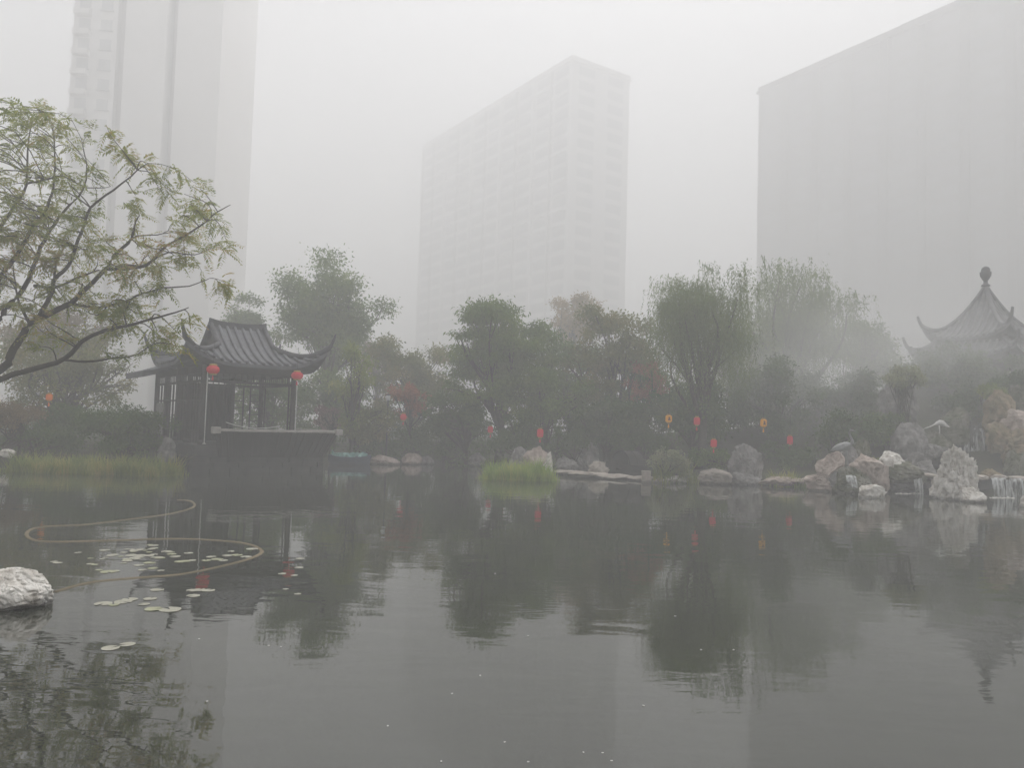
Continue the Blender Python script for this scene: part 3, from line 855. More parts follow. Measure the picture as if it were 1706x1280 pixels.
MB().box(4.305, 4.56, -0.98, -0.745, 1.30, 1.51).build('end_block', 'coping_stone', pv, bevel=0.02)
# columns and beams
cols = [(0, 0), (Wp, 0), (0, Lp), (Wp, Lp), (0, LW), (1.0, LW), (0, (Lp + LW) / 2), (1.95, 0.0 + Lp), (0, 1.7)]
for (x, y) in cols:
    r_ = 0.095
    c = MB().lathe([(r_, 0.14), (r_ * 0.97, 1.5), (r_ * 0.92, 3.55)], 14, (x, y, 0)); c.v = [(a, b, z if z > 0.5 else FLOOR + 0.14) for a, b, z in c.v]
    co = c.build('column', 'dark_wood', pv, smooth=True)
    MB().lathe([(0.13, 0), (0.17, 0.05), (0.15, 0.11), (0.1, 0.135)], 14, (x, y, FLOOR + 0.002)).build('plinth', 'base_stone', co, smooth=True)
for a, b in (((0, 0), (Wp, 0)), ((0, Lp), (Wp, Lp)), ((0, 0), (0, LW)), ((Wp, 0), (Wp, Lp))):
    MB().bar((a[0], a[1], 3.42), (b[0], b[1], 3.42), 0.14, 0.26).build('beam', 'dark_wood', pv)
    MB().bar((a[0], a[1], 3.02), (b[0], b[1], 3.02), 0.07, 0.08).build('tie_beam', 'dark_wood', pv)
    d = Vector((b[0] - a[0], b[1] - a[1])); n = int(d.length / 0.2); 
    for k in range(1, n):
        t = k / n
        MB().bar((a[0] + d.x * t, a[1] + d.y * t, 3.06), (a[0] + d.x * t, a[1] + d.y * t, 3.29), 0.03, 0.03).build('lattice_slat', 'dark_wood', pv)
# hanging side lattice beside the columns
for (x, y, ux, uy) in ((Wp, Lp, -1, 0), (Wp, Lp, 0, -1), (Wp, 0, 0, 1), (0, Lp, 0, -1), (1.95, Lp, 1, 0)):
    m0 = (x + ux * 0.42, y + uy * 0.42)
    MB().bar((*m0, 1.05), (*m0, 3.0), 0.045, 0.045).build('lattice_frame', 'dark_wood', pv)
    for k in range(8):
        z = 1.2 + k * 0.25
        MB().bar((x + ux * 0.1, y + uy * 0.1, z), (x + ux * 0.4, y + uy * 0.4, z), 0.025, 0.025).build('lattice_slat', 'dark_wood', pv)
# upright slats standing in for likely bamboo behind (left two thirds), and side screens
for k in range(15):
    x = 0.15 + k * 0.122
    MB().box(x, x + 0.05, Lp - 0.03, Lp + 0.03, FLOOR + 0.02, 2.97).build('slat', 'dark_wood', pv)
for k in range(9):
    y = 0.3 + k * 0.34
    if abs(y - 1.7) < 0.12: continue
    MB().box(-0.03, 0.03, y, y + 0.06, FLOOR + 0.02, 2.97).build('slat', 'dark_wood', pv)
for k in range(7):
    y = Lp + 0.2 + k * 0.46
    if abs(y - 5.0) < 0.14: continue
    MB().box(-0.03, 0.03, y, y + 0.045, FLOOR + 0.02, 2.97).build('slat', 'dark_wood', pv)
MB().box(0.05, 1.9, Lp + 0.04, Lp + 0.08, FLOOR + 0.02, 2.98).build('dark_backing', 'panel_wood', pv)  # dark sheet added to darken the see-through interior where bamboo likely stands
MB().box(-0.09, -0.05, Lp + 1.85, Lp + 2.9, 1.1, 2.3).build('screen_panel', 'screen_cloth', pv)
for z in (1.3, 2.35):
    MB().box(-0.045, 0.045, 0.1, LW - 0.1, z, z + 0.06).build('rail', 'dark_wood', pv)
# seat
MB().box(0.3, 4.0, -0.35, 0.05, 1.2, 1.26).build('bench_seat', 'dark_wood', pv)
# wing roof at the back left: low pitched, tiled
wr = MB(); wy0, wy1 = Lp + 1.0, LW + 0.9
prof = [(-1.0, 3.36), (-0.5, 3.5), (0.0, 3.68), (0.5, 3.92), (1.0, 4.2)]
prof2 = prof + [(2.0 - a, z) for a, z in prof[-2::-1]]
wr.grid([[(x, y, z) for x, z in prof2] for y in (wy0, wy1)]); wr.grid([[(x, y, z - 0.14) for x, z in prof2] for y in (wy0, wy1)])
for y in (wy0, wy1): wr.grid([[(x, y, z) for x, z in prof2], [(x, y, z - 0.14) for x, z in prof2]])
for i in (0, -1):
    x, z = prof2[i]; wr.grid([[(x, wy0, z), (x, wy1, z)], [(x, wy0, z - 0.14), (x, wy1, z - 0.14)]])
wrf = wr.build('wing_roof', 'roof_tile', pv)
for k in range(12):
    y = wy0 + 0.1 + k * (wy1 - wy0 - 0.2) / 11
    for pr in (prof, [(2.0 - a, z) for a, z in prof]):
        MB().tube([(x, y, z + 0.035) for x, z in pr], 0.056, 6).build('tile_row', 'roof_tile', wrf, smooth=True)
MB().box(0.9, 1.1, wy0, wy1 + 0.1, 4.15, 4.45).build('main_ridge', 'ridge_tile', wrf)
# steps at the left of the base
for k in range(3):
    MB().box(-0.95 - 0.02 * k + 0.1 * k, -0.45, 1.2, 2.6, -0.1 + 0.2 * k, 0.09 + 0.2 * k).build('step', 'base_stone', pv, bevel=0.01)

pvM = Matrix.Translation(PAV_C) @ Matrix.Rotation(PAV_A, 4, 'Z')
# thin pale vertical tubes beside the two front columns
for (x, y, lab, z0) in ((0.04, -0.2, 'slender pale pole at the left front column of the pavilion', 0.93), (Wp + 0.05, -0.2, 'slender pale pole at the right front column of the pavilion', 0.93)):
    p = pvM @ Vector((x, y, 0))
    r = empty('streak', (p.x, p.y, z0), 0, lab, 'streak')
    MB().tube([(0, 0, 0), (0, 0, 2.42)], 0.017, 8).build('shaft', 'white_metal', r, smooth=True)
    MB().lathe([(0.06, 0), (0.06, 0.02), (0.025, 0.04)], 10).build('foot', 'white_metal', r, smooth=True)
# drooping rope behind the coping
a, b = pvM @ Vector((0.75, -0.05, 1.66)), pvM @ Vector((2.6, -0.05, 1.58))
pts = [a.lerp(b, i / 10) - Vector((0, 0, 0.14 * (1 - (2 * i / 10 - 1) ** 2))) - a for i in range(11)]
tag(MB().tube(pts, 0.014, 6).build('rope', 'white_metal', None, a, smooth=True), 'pale rope sagging behind the stone coping of the pavilion', 'rope')

# ------------------------------------------------------------------ pointed pavilion on the right hill
ap = P(1642, 445, 35.5)
PX, PY = ap.x, ap.y
rp = empty('hill_pavilion', (PX, PY, tz(PX, PY)), math.radians(213), 'pale tiled pointed pavilion with urn finial on the right hillside', 'pavilion')
gz = tz(PX, PY)
def pyramid_roof(root, side, z0, rise, up, upr, inner=0.0, name='roof'):
    """four curved slopes meeting at an apex (or at an inner square), rows of tiles and hip ridges"""
    h = side / 2; D = h - inner
    def zf(x, d):
        q = d / D
        dist = max(0.0, 1 - max(h - abs(x), 0) / upr)
        return z0 + rise * (0.25 * q + 0.75 * max(q, 0) ** 2.1) + up * dist ** 2.2 * max(0, 1 - d / (upr * 1.1)) ** 1.3
    m = MB()
    for s in range(4):
        ca, sa = math.cos(s * math.pi / 2), math.sin(s * math.pi / 2)
        pt = lambda x, d, l=0.0: (ca * x - sa * (-(h - d)), sa * x + ca * (-(h - d)), zf(x, d) + l)
        top = [[pt((h - D * i / 14) * (-1 + 2 * j / 24), D * i / 14) for j in range(25)] for i in range(15)]
        bot = [[pt((h - D * i / 14) * (-1 + 2 * j / 24), D * i / 14, -0.12) for j in range(25)] for i in range(15)]
        m.grid(top); m.grid(bot); m.grid([top[0], bot[0]])
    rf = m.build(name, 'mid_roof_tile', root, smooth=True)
    n = int(side / 0.27)
    for s in range(4):
        ca, sa = math.cos(s * math.pi / 2), math.sin(s * math.pi / 2)
        pt = lambda x, d, l=0.0: (ca * x - sa * (-(h - d)), sa * x + ca * (-(h - d)), zf(x, d) + l)
        for k in range(n + 1):
            x_ = -h + 0.05 + (side - 0.1) * k / n
            dm = min(D, h - abs(x_))
            if dm < 0.1: continue
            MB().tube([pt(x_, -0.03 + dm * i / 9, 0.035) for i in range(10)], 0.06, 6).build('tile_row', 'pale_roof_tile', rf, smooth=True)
        pts = [pt(h - d, d, 0.09) for d in [D * (1 - i / 11) for i in range(12)]]
        rad = [0.1] * 12
        x0, y0, zz = pts[-1]; ox, oy = x0 / abs(h * 1.0), y0 / abs(h * 1.0)
        for i in range(1, 6):
            t = i / 5
            pts.append((x0 + 0.16 * t * ox, y0 + 0.16 * t * oy, zz + 0.2 * t + 0.3 * t * t)); rad.append(0.1 * (1 - 0.45 * t))
        MB().tube(pts, rad, 8).build('hip_ridge', 'mid_roof_tile', rf, smooth=True)
    return rf
zE = P(1642, 566, 35.5).z - gz
zA = P(1642, 478, 35.5).z - gz
prf = pyramid_roof(rp, 3.8, zE - 0.05, zA - zE, 0.55, 1.4, name='upper_roof')
pyramid_roof(rp, 4.7, zE - 0.85, 0.65, 0.35, 1.3, inner=1.5, name='lower_roof')
fm = MB().lathe([(0.16, 0), (0.3, 0.05), (0.3, 0.12), (0.16, 0.18), (0.14, 0.34), (0.22, 0.42), (0.36, 0.6), (0.4, 0.82), (0.3, 0.86), (0.3, 0.98), (0.22, 1.08), (0.06, 1.14)], 16, (0, 0, 0))
fm.v = [(0.62 * a, 0.62 * b, 0.86 * c + zA - 0.02) for a, b, c in fm.v]
fm.build('finial', 'ridge_tile', rp, smooth=True)
for sx in (-1, 1):
    for sy in (-1, 1):
        MB().lathe([(0.13, 0.0), (0.12, zE)], 12, (sx * 1.5, sy * 1.5, 0)).build('column', 'dark_wood', rp, smooth=True)
for s in range(4):
    ca, sa = math.cos(s * math.pi / 2), math.sin(s * math.pi / 2)
    q = lambda x, y: (ca * x - sa * y, sa * x + ca * y)
    MB().bar((*q(-1.5, -1.5), zE - 0.2), (*q(1.5, -1.5), zE - 0.2), 0.14, 0.35).build('beam', 'dark_wood', rp)
    MB().bar((*q(-1.5, -1.5), zE - 1.25), (*q(1.5, -1.5), zE - 1.25), 0.12, 0.3).build('beam', 'dark_wood', rp)
    MB().bar((*q(-1.5, -1.5), 0.55), (*q(1.5, -1.5), 0.55), 0.3, 0.08).build('bench', 'dark_wood', rp)
MB().box(-2.3, 2.3, -2.3, 2.3, -0.8, 0.12).build('plinth', 'base_stone', rp)

# ------------------------------------------------------------------ lanterns
def lantern(c, w, h, mat, label, kind='drum', group=None, cord=0.85):
    r = empty('lantern', c, 0, label, 'lantern', group)
    if kind == 'round':
        prof = [(0.3 * w, -h / 2)] + [(w / 2 * math.cos(a) ** 0.6, h / 2 * 0.97 * math.sin(a)) for a in [math.radians(-66 + 12 * i) for i in range(12)]] + [(0.3 * w, h / 2)]
    else:
        prof = [(0.34 * w, -h / 2), (0.46 * w, -0.43 * h), (0.5 * w, -0.3 * h), (0.5 * w, 0.3 * h), (0.46 * w, 0.43 * h), (0.34 * w, h / 2)]
    body = MB().lathe(prof, 20).build('shade', mat, r, smooth=(kind == 'round'))
    MB().lathe([(0.3 * w, 0), (0.32 * w, 0.02), (0.26 * w, 0.05)], 14, (0, 0, h / 2 + 0.001)).build('cap', 'gold_trim', r)
    MB().lathe([(0.26 * w, 0), (0.32 * w, 0.03), (0.3 * w, 0.045)], 14, (0, 0, -h / 2 - 0.046)).build('rim', 'gold_trim', r)
    for k in range(10):
        a = 2 * math.pi * k / 10
        MB().tube([((rr + 0.004) * math.cos(a), (rr + 0.004) * math.sin(a), z) for rr, z in prof], 0.004, 4).build('rib', mat, r)
    MB().tube([(0, 0, h / 2 + 0.05), (0.01, 0, h / 2 + cord)], 0.006, 5).build('cord', 'cord', r)
    ts = MB().tube([(0, 0, -h / 2 - 0.047), (0, 0, -h / 2 - 0.09)], 0.006, 5).build('tassel', mat, r)
    MB().lathe([(0.012, 0), (0.022, -0.02), (0.03, -0.12)], 8, (0, 0, -h / 2 - 0.09)).build('fringe', mat, ts)
    if mat == 'lantern_yellow':
        yy = -w / 2 - 0.006
        m = MB()
        for a, b in (((-0.3, 0.22), (0.3, 0.2)), ((0.02, 0.3), (-0.02, -0.28)), ((-0.28, 0.02), (0.28, 0.0)), ((0.0, 0.0), (-0.26, -0.26)), ((0.0, 0.0), (0.28, -0.24))):
            m.bar((a[0] * w * 0.75, yy, a[1] * h), (b[0] * w * 0.75, yy, b[1] * h), 0.02, 0.02)
        m.build('printed_mark', 'ink', r)
    return r
lantern(P(355, 616, 24.55), 0.40, 0.25, 'lantern_red', 'round red lantern under the left front eave of the pavilion', 'round')
lantern(P(495, 626, 26.4), 0.40, 0.24, 'lantern_red', 'round red lantern under the right front eave of the pavilion', 'round')
LN = [(672, 695, 33.5, 'lantern_red', 'red drum lantern farthest left in the trees, right of the pavilion', 11, 11, 'round'),
      (817, 716, 33.0, 'lantern_red', 'dim red lantern low in the shrubs left of the pale boulders', 9, 11, 'drum'),
      (842, 692, 34.0, 'lantern_red', 'dim red lantern just above the dark shrub behind the pale boulders', 9, 11, 'drum'),
      (900, 722, 29.6, 'lantern_red', 'bright red drum lantern hanging above the pale boulders', 11, 14, 'drum'),
      (1114, 698, 28.0, 'lantern_yellow', 'yellow drum lantern with dark print above the leafy bush', 11, 12, 'drum'),
      (1161, 702, 28.6, 'lantern_red', 'red drum lantern beside the left yellow lantern', 11, 13, 'drum'),
      (1189, 739, 28.0, 'lantern_red', 'lowest red drum lantern, left of the grey purple rock', 11, 13, 'drum'),
      (1272, 705, 28.0, 'lantern_yellow', 'yellow drum lantern with dark print above the grey purple rock', 11, 13, 'drum'),
      (1316, 734, 30.0, 'lantern_red', 'faded red drum lantern right of the grey purple rock', 10, 15, 'drum'),
      (82, 662, 26.6, 'lantern_orange', 'orange box lantern among bare twigs at the far left', 10, 11, 'drum')]
for px, py, Y, mt, lab, w, h, kd in LN:
    s = mpp(Y)
    lantern(P(px, py, Y), 0.92 * w * s, 0.92 * h * s, mt, lab, kd, 'small lanterns hung along the far bank')

# ------------------------------------------------------------------ trees and shrubs
def leaf_quads(pos, axis, nrm, length, width):
    """pointed four-cornered leaves: pos N x 3 at the stalk"""
    n = len(pos)
    axis = axis / (np.linalg.norm(axis, axis=1, keepdims=True) + 1e-9)
    side = np.cross(axis, nrm); side /= (np.linalg.norm(side, axis=1, keepdims=True) + 1e-9)
    L_ = length[:, None]; W_ = width[:, None]
    up = np.cross(side, axis)
    v = np.empty((n, 4, 3))
    v[:, 0] = pos
    v[:, 1] = pos + axis * L_ * 0.45 + side * W_ * 0.5 + up * W_ * 0.12
    v[:, 2] = pos + axis * L_ - up * L_ * 0.1
    v[:, 3] = pos + axis * L_ * 0.45 - side * W_ * 0.5 + up * W_ * 0.12
    f = np.arange(n * 4).reshape(n, 4)
    return v.reshape(-1, 3), f

def crown_leaves(rng, cents, rads, total, lsize, flat=0.75, droop=0.2, aspect=0.5):
    """leaves filling clumps; denser towards each clump's outside and top"""
    w = rads ** 2; w = w / w.sum()
    idx = rng.choice(len(cents), total, p=w)
    d = rng.normal(size=(total, 3)); d /= np.linalg.norm(d, axis=1, keepdims=True)
    rr = np.abs(rng.normal(0.72, 0.34, total))
    p = cents[idx] + d * (rads[idx] * rr)[:, None] * np.array([1, 1, flat])
    ax_ = d * 0.6 + rng.normal(size=(total, 3)) * 0.6 + np.array([0, 0, -droop])
    nr = rng.normal(size=(total, 3)) * 0.7 + np.array([0, 0, 1.0])
    ln = lsize * rng.uniform(0.6, 1.35, total)
    return leaf_quads(p, ax_, nr, ln, ln * aspect)

def curve_pts(a, b, rng, n=6, sag=0.12, wob=0.06):
    a, b = np.array(a, float), np.array(b, float)
    L_ = np.linalg.norm(b - a)
    mid = rng.normal(size=3) * L_ * wob
    out = []
    for i in range(n + 1):
        t = i / n
        p = a + (b - a) * t
        p = p + mid * math.sin(math.pi * t) + np.array([0, 0, sag * L_]) * (math.sin(math.pi * t) * (1 - t))
        out.append(p)
    return out

def tree(name, label, px, py, rpx, rpy, Y, leafmat, seed, nleaf=16000, lsize=0.16, nclump=46, trunk_px=None, clump_r=0.26, flat=0.75, droop=0.25, aspect=0.5, style='broad', group=None, cat='tree', depth=0.9, stems=1, base_dy=0.0):
    """crown centre at photo pixel (px, py), half sizes in photo pixels, at depth Y"""
    rng = np.random.default_rng(seed)
    c = np.array(P(px, py, Y)); s = mpp(Y)
    R = np.array([rpx * s, rpx * s * depth, rpy * s])
    bx = P(trunk_px if trunk_px else px, py, Y).x
    by = Y + base_dy
    bz = tz(bx, by) - 0.08
    base = np.array([bx, by, bz])
    root = empty(name, base, 0, label, cat, group)
    c = c - base
    # clump centres: spread over the crown, more of them towards the outside, uneven
    cents, rads = [], []
    tries = 0
    while len(cents) < nclump and tries < nclump * 30:
        tries += 1
        d = rng.normal(size=3); d /= np.linalg.norm(d)
        rr = rng.random() ** 0.42
        lump = 1 + 0.22 * noise.noise(Vector(d * 1.7) + Vector((seed * 3.1, 0, 0)))
        q = d * rr * 0.97 * lump
        if style == 'dome' and q[2] < -0.55: continue
        if style == 'willow' and q[2] < -0.15: q[2] = -q[2] * 0.6
        if style == 'cone': 
            k = 1 - 0.75 * (q[2] * 0.5 + 0.5); q[0] *= k * 1.25; q[1] *= k * 1.25
        cents.append(c + q * R)
        rads.append(clump_r * R.mean() * rng.uniform(0.55, 1.25))
    cents = np.array(cents); rads = np.array(rads)
    # trunk and limbs
    m = MB()
    H = c[2]
    fork = np.array([c[0] * 0.5, c[1] * 0.5, max(0.25, H - R[2] * 0.75)])
    tr = max(0.03, 0.035 * (R[0] + R[2]))
    for st_ in range(stems):
        o_ = rng.normal(size=3) * np.array([0.25, 0.25, 0]) * (stems > 1)
        tp = curve_pts(o_, fork + o_ * 1.5, rng, 6, 0.0, 0.05)
        m.tube(tp, [tr * (1.25 if i == 0 else 1) * (1 - 0.45 * i / 6) for i in range(7)], 8)
        order = rng.permutation(len(cents))[:min(len(cents), 26)]
        for k in order:
            if stems > 1 and rng.random() > 1.3 / stems: continue
            e = cents[k] * (1.0 if style != 'willow' else 0.93); st0 = tp[rng.integers(3, 7)]
            pts = curve_pts(st0, e, rng, 6, 0.12, 0.08)
            r0 = tr * rng.uniform(0.28, 0.5)
            m.tube(pts, [r0 * (1 - 0.85 * i / 6) + 0.006 for i in range(7)], 5, cap=False)
            for _ in range(0 if style == 'willow' else 3):
                j = rng.integers(2, 6); q = e + rng.normal(size=3) * rads[k] * 0.45
                m.tube(curve_pts(pts[j], q, rng, 4, 0.08, 0.08), [r0 * 0.35 * (1 - 0.85 * i / 4) + 0.004 for i in range(5)], 4, cap=False)
    m.build('trunk', 'bark', root, smooth=True)
    if style == 'willow':
        V, Fc, n0 = [], [], 0
        for k in range(len(cents)):
            ns = int(nleaf / len(cents) / 26) + 1
            for _ in range(ns):
                p0 = cents[k] + rng.normal(size=3) * rads[k] * np.array([0.6, 0.6, 0.4])
                Ls = rng.uniform(0.45, 1.0) * R[2] * 0.8
                out = (p0 - c) * np.array([1, 1, 0]); out = out / (np.linalg.norm(out) + 1e-6) * rng.uniform(0.02, 0.2)
                t = np.linspace(0, 1, 26)[:, None]
                pp = p0 + out * t * Ls * 0.7 - np.array([0, 0, 1]) * Ls * t ** 1.4 + np.array([0, 0, 0.12]) * np.sin(np.pi * t) + rng.normal(size=(26, 3)) * 0.025
                a_ = rng.normal(size=(26, 3)) * 0.35 + np.array([0, 0, -1.0])
                ln = lsize * rng.uniform(0.7, 1.3, 26)
                v_, f_ = leaf_quads(pp, a_, rng.normal(size=(26, 3)), ln, ln * aspect)
                V.append(v_); Fc.append(f_ + n0); n0 += len(v_)
        v_, f_ = crown_leaves(rng, cents, rads * 0.8, nleaf // 3, lsize, 0.8, 0.9, aspect); V.append(v_); Fc.append(f_ + n0)
        V, Fc = np.concatenate(V), np.concatenate(Fc)
    else:
        V, Fc = crown_leaves(rng, cents, rads, nleaf, lsize, flat, droop, aspect)
    np_mesh('crown', V, Fc, leafmat, root)
    return root

# taller trees
tree('broadleaf_tree', 'tall round broadleaf tree rising behind the water pavilion', 545, 528, 104, 92, 42, 'leaf_mid', 1, 30000, 0.17, 76, clump_r=0.25)
tree('broadleaf_tree', 'slim pale tree top between the pavilion roof and the round tree', 405, 548, 34, 60, 46, 'leaf_mid', 2, 7000, 0.17, 60, clump_r=0.3)
tree('layered_tree', 'dense dark tree with layered drooping leaves in the middle', 835, 590, 98, 112, 33.6, 'leaf_mid', 3, 38000, 0.18, 84, flat=0.42, droop=0.75, aspect=0.34, clump_r=0.27)
tree('broadleaf_tree', 'olive tree with gaps in its crown left of the willow', 1025, 615, 84, 102, 34.5, 'leaf_olive', 4, 24000, 0.14, 70, clump_r=0.22)
tree('willow_tree', 'tall weeping willow with trailing branches, left of the misty one', 1168, 548, 86, 146, 29.8, 'leaf_willow', 5, 34000, 0.125, 64, style='willow', aspect=0.2, clump_r=0.26)
tree('willow_tree', 'misty weeping willow at the right of the clearer willow', 1325, 562, 102, 138, 39, 'leaf_willow', 6, 28000, 0.17, 60, style='willow', aspect=0.22, clump_r=0.28)
tree('broadleaf_tree', 'loose grey green tree between the round tree and the layered tree', 690, 640, 80, 88, 40, 'leaf_olive', 7, 20000, 0.15, 46, clump_r=0.24)
tree('yellow_tree', 'pale yellow autumn tree showing faintly before the middle tower', 958, 532, 38, 50, 58, 'leaf_yellow', 8, 6000, 0.2, 60, clump_r=0.3)
tree('sapling', 'lime green young tree at the right of the pavilion', 588, 640, 40, 78, 33, 'leaf_lime', 9, 5200, 0.13, 30)
tree('pink_tree', 'pale pinkish tree far behind the lime green young tree', 628, 600, 34, 44, 52, 'leaf_pink', 10, 3600, 0.18, 22)
tree('broadleaf_tree', 'dark spreading tree with bare lower twigs at the far left', 110, 620, 120, 78, 31, 'leaf_olive', 11, 11000, 0.14, 52, clump_r=0.2, stems=3)
tree('brown_tree', 'brownish autumn tree top behind the dark spreading tree', 100, 565, 100, 42, 40, 'leaf_brown', 12, 8000, 0.17, 34)
tree('broadleaf_tree', 'grey green tree in mist right of the misty willow', 1440, 590, 62, 70, 42, 'leaf_mid', 13, 11000, 0.17, 40)
tree('broadleaf_tree', 'dark broad tree in front of the pointed pavilion', 1575, 630, 80, 44, 33.0, 'leaf_dark', 14, 16000, 0.15, 48)
tree('broadleaf_tree', 'dark tree at the right edge below the pointed pavilion', 1690, 640, 60, 42, 32.5, 'leaf_dark', 15, 13000, 0.15, 42)
tree('broadleaf_tree', 'leafy tree with low branches behind the pale boulders', 905, 665, 70, 58, 32.5, 'leaf_mid', 16, 13000, 0.13, 46, trunk_px=912)
tree('red_tree', 'red leaved maple between the olive tree and the willow', 1082, 640, 40, 42, 33.0, 'leaf_red', 17, 4200, 0.12, 26)
tree('red_tree', 'small reddish tree behind the farthest left red lantern', 685, 668, 40, 26, 34.5, 'leaf_red', 18, 2600, 0.13, 20)
tree('broadleaf_tree', 'dark bushy tree behind the left yellow lantern', 1150, 680, 78, 54, 31.5, 'leaf_dark', 19, 15000, 0.14, 48)
tree('broadleaf_tree', 'dark bushy tree behind the right yellow lantern', 1290, 660, 90, 64, 32.5, 'leaf_dark', 20, 18000, 0.14, 54)
tree('broadleaf_tree', 'low dark tree left of the weeping pale shrub on the hill', 1420, 660, 64, 40, 32.0, 'leaf_dark', 21, 11000, 0.14, 36)
tree('broadleaf_tree', 'dark tree above the flat stone landing', 1010, 700, 72, 46, 31.8, 'leaf_dark', 22, 14000, 0.13, 44)
tree('broadleaf_tree', 'dark twiggy tree between pavilion and first red lantern', 610, 700, 50, 42, 33.5, 'leaf_olive', 23, 6500, 0.13, 32, stems=2)
tree('broadleaf_tree', 'dark low tree below the layered tree', 770, 690, 74, 42, 34.0, 'leaf_dark', 24, 13000, 0.13, 44, stems=2)

def shrub(name, label, px, py, rpx, rpy, Y, mat, seed, n=5000, ls=0.1, nc=24, cr=0.34, flat=0.8, group=None, **kw):
    return tree(name, label, px, py, rpx, rpy, Y, mat, seed, n, ls, nc, clump_r=cr, flat=flat, style='dome', group=group, cat='shrub', stems=2, **kw)
tree('broadleaf_tree', 'grey green tree filling the gap between layered and olive trees', 950, 630, 62, 72, 37.5, 'leaf_mid', 25, 13000, 0.15, 44)
tree('broadleaf_tree', 'dim green tree low between the two willows', 1240, 610, 66, 70, 38.0, 'leaf_mid', 26, 13000, 0.15, 44)
tree('broadleaf_tree', 'dim tree behind the lime green young tree', 560, 660, 60, 56, 38.5, 'leaf_mid', 27, 11000, 0.15, 40)
tree('broadleaf_tree', 'dim tree seen through the open side of the water pavilion', 455, 655, 62, 62, 37.0, 'leaf_mid', 28, 13000, 0.15, 46)
shrub('clipped_shrub', 'round clipped dark shrub at the water left of the reeds', 750, 748, 26, 26, 34.4, 'leaf_dark', 31, 5000, 0.09)
shrub('clipped_shrub', 'big dark round shrub behind the pale boulders', 862, 728, 40, 34, 31.5, 'leaf_dark', 32, 8000, 0.1)
shrub('shrub', 'dark shrub right of the largest pale boulder', 945, 738, 34, 28, 31.0, 'leaf_dark', 33, 6000, 0.1)
shrub('shrub', 'light green leafy bush overhanging the pale shore stone', 1120, 776, 38, 26, 26.9, 'leaf_pale', 34, 4200, 0.1, aspect=0.4)
shrub('shrub', 'low dark shrub behind the blue boat', 625, 742, 44, 22, 34.0, 'leaf_dark', 35, 6000, 0.1)
shrub('shrub', 'dark shrub between the blue boat shore and the clipped shrub', 695, 738, 36, 24, 34.6, 'leaf_dark', 36, 5500, 0.1)
shrub('shrub', 'dark shrub left of the tall grey purple rock', 1190, 765, 40, 22, 29.0, 'leaf_mid', 37, 5500, 0.09)
shrub('shrub', 'dark shrub right of the tall grey purple rock', 1310, 762, 44, 28, 29.6, 'leaf_dark', 38, 6500, 0.1)
shrub('shrub', 'weeping pale shrub spilling over the upright hillside rock', 1500, 632, 38, 20, 29.4, 'leaf_pale', 39, 2600, 0.1, droop=0.9)
shrub('shrub', 'dark shrub behind the rockery heap', 1420, 722, 60, 34, 28.5, 'leaf_dark', 40, 8500, 0.11)
shrub('shrub', 'mid green shrub left of the wall by the waterfall', 1480, 715, 40, 30, 29.6, 'leaf_mid', 41, 6000, 0.11)
shrub('shrub', 'yellow green shrub above the ochre cliff', 1655, 655, 24, 14, 29.6, 'leaf_lime', 42, 1800, 0.09)
shrub('shrub', 'dark shrub crowning the ochre cliff at the right edge', 1690, 645, 40, 22, 30.4, 'leaf_dark', 43, 5000, 0.11)
shrub('shrub', 'broad dark shrub left of the water pavilion', 215, 712, 72, 28, 26.8, 'leaf_dark', 44, 9000, 0.1)
shrub('shrub', 'dark rounded shrub under the spreading tree at the far left', 110, 700, 42, 30, 28.5, 'leaf_dark', 45, 6500, 0.1)
shrub('hedge_shrub', 'reddish brown clipped hedge shrub at the left edge', 24, 694, 58, 24, 26.2, 'leaf_brown', 46, 6500, 0.08)
shrub('shrub', 'low dark shrub along the left bank behind the reeds', 60, 732, 80, 16, 26.4, 'leaf_dark', 47, 6500, 0.09)
shrub('shrub', 'low dark shrub on the left bank beside the pavilion steps', 215, 742, 60, 14, 26.2, 'leaf_dark', 48, 5000, 0.09)
shrub('shrub', 'dark shrub over the stone landing boat', 1060, 735, 46, 28, 30.8, 'leaf_dark', 49, 7000, 0.1)
shrub('shrub', 'pinkish brown shrub behind the pavilion coping', 545, 700, 24, 24, 33.0, 'leaf_pink', 50, 2200, 0.09)
shrub('shrub', 'dark shrub behind the wide waterfall curtain', 1610, 680, 46, 28, 31.0, 'leaf_dark', 51, 6500, 0.11)
shrub('shrub', 'small grass green shrub between rockery boulders', 1467, 773, 16, 10, 25.9, 'leaf_lime', 52, 1200, 0.06)

# continuous dark undergrowth behind the shrubs
rng = np.random.default_rng(77)
V, Fc, n0 = [], [], 0
cents, rads = [], []
for k in range(330):
    px = rng.uniform(-60, 1760)
    Y = rng.uniform(33, 41)
    if 220 < px < 520: Y = rng.uniform(36, 42)
    q = P(px, 700, Y)
    cents.append((q.x, q.y, tz(q.x, q.y) + rng.uniform(0.1, 1.1))); rads.append(rng.uniform(0.4, 0.9))
V, Fc = crown_leaves(rng, np.array(cents), np.array(rads), 42000, 0.16, 0.8, 0.2)
tag(np_mesh('undergrowth', V, Fc, 'leaf_dark'), 'dark tangled undergrowth on the far bank behind the trees', 'undergrowth', kind='stuff')

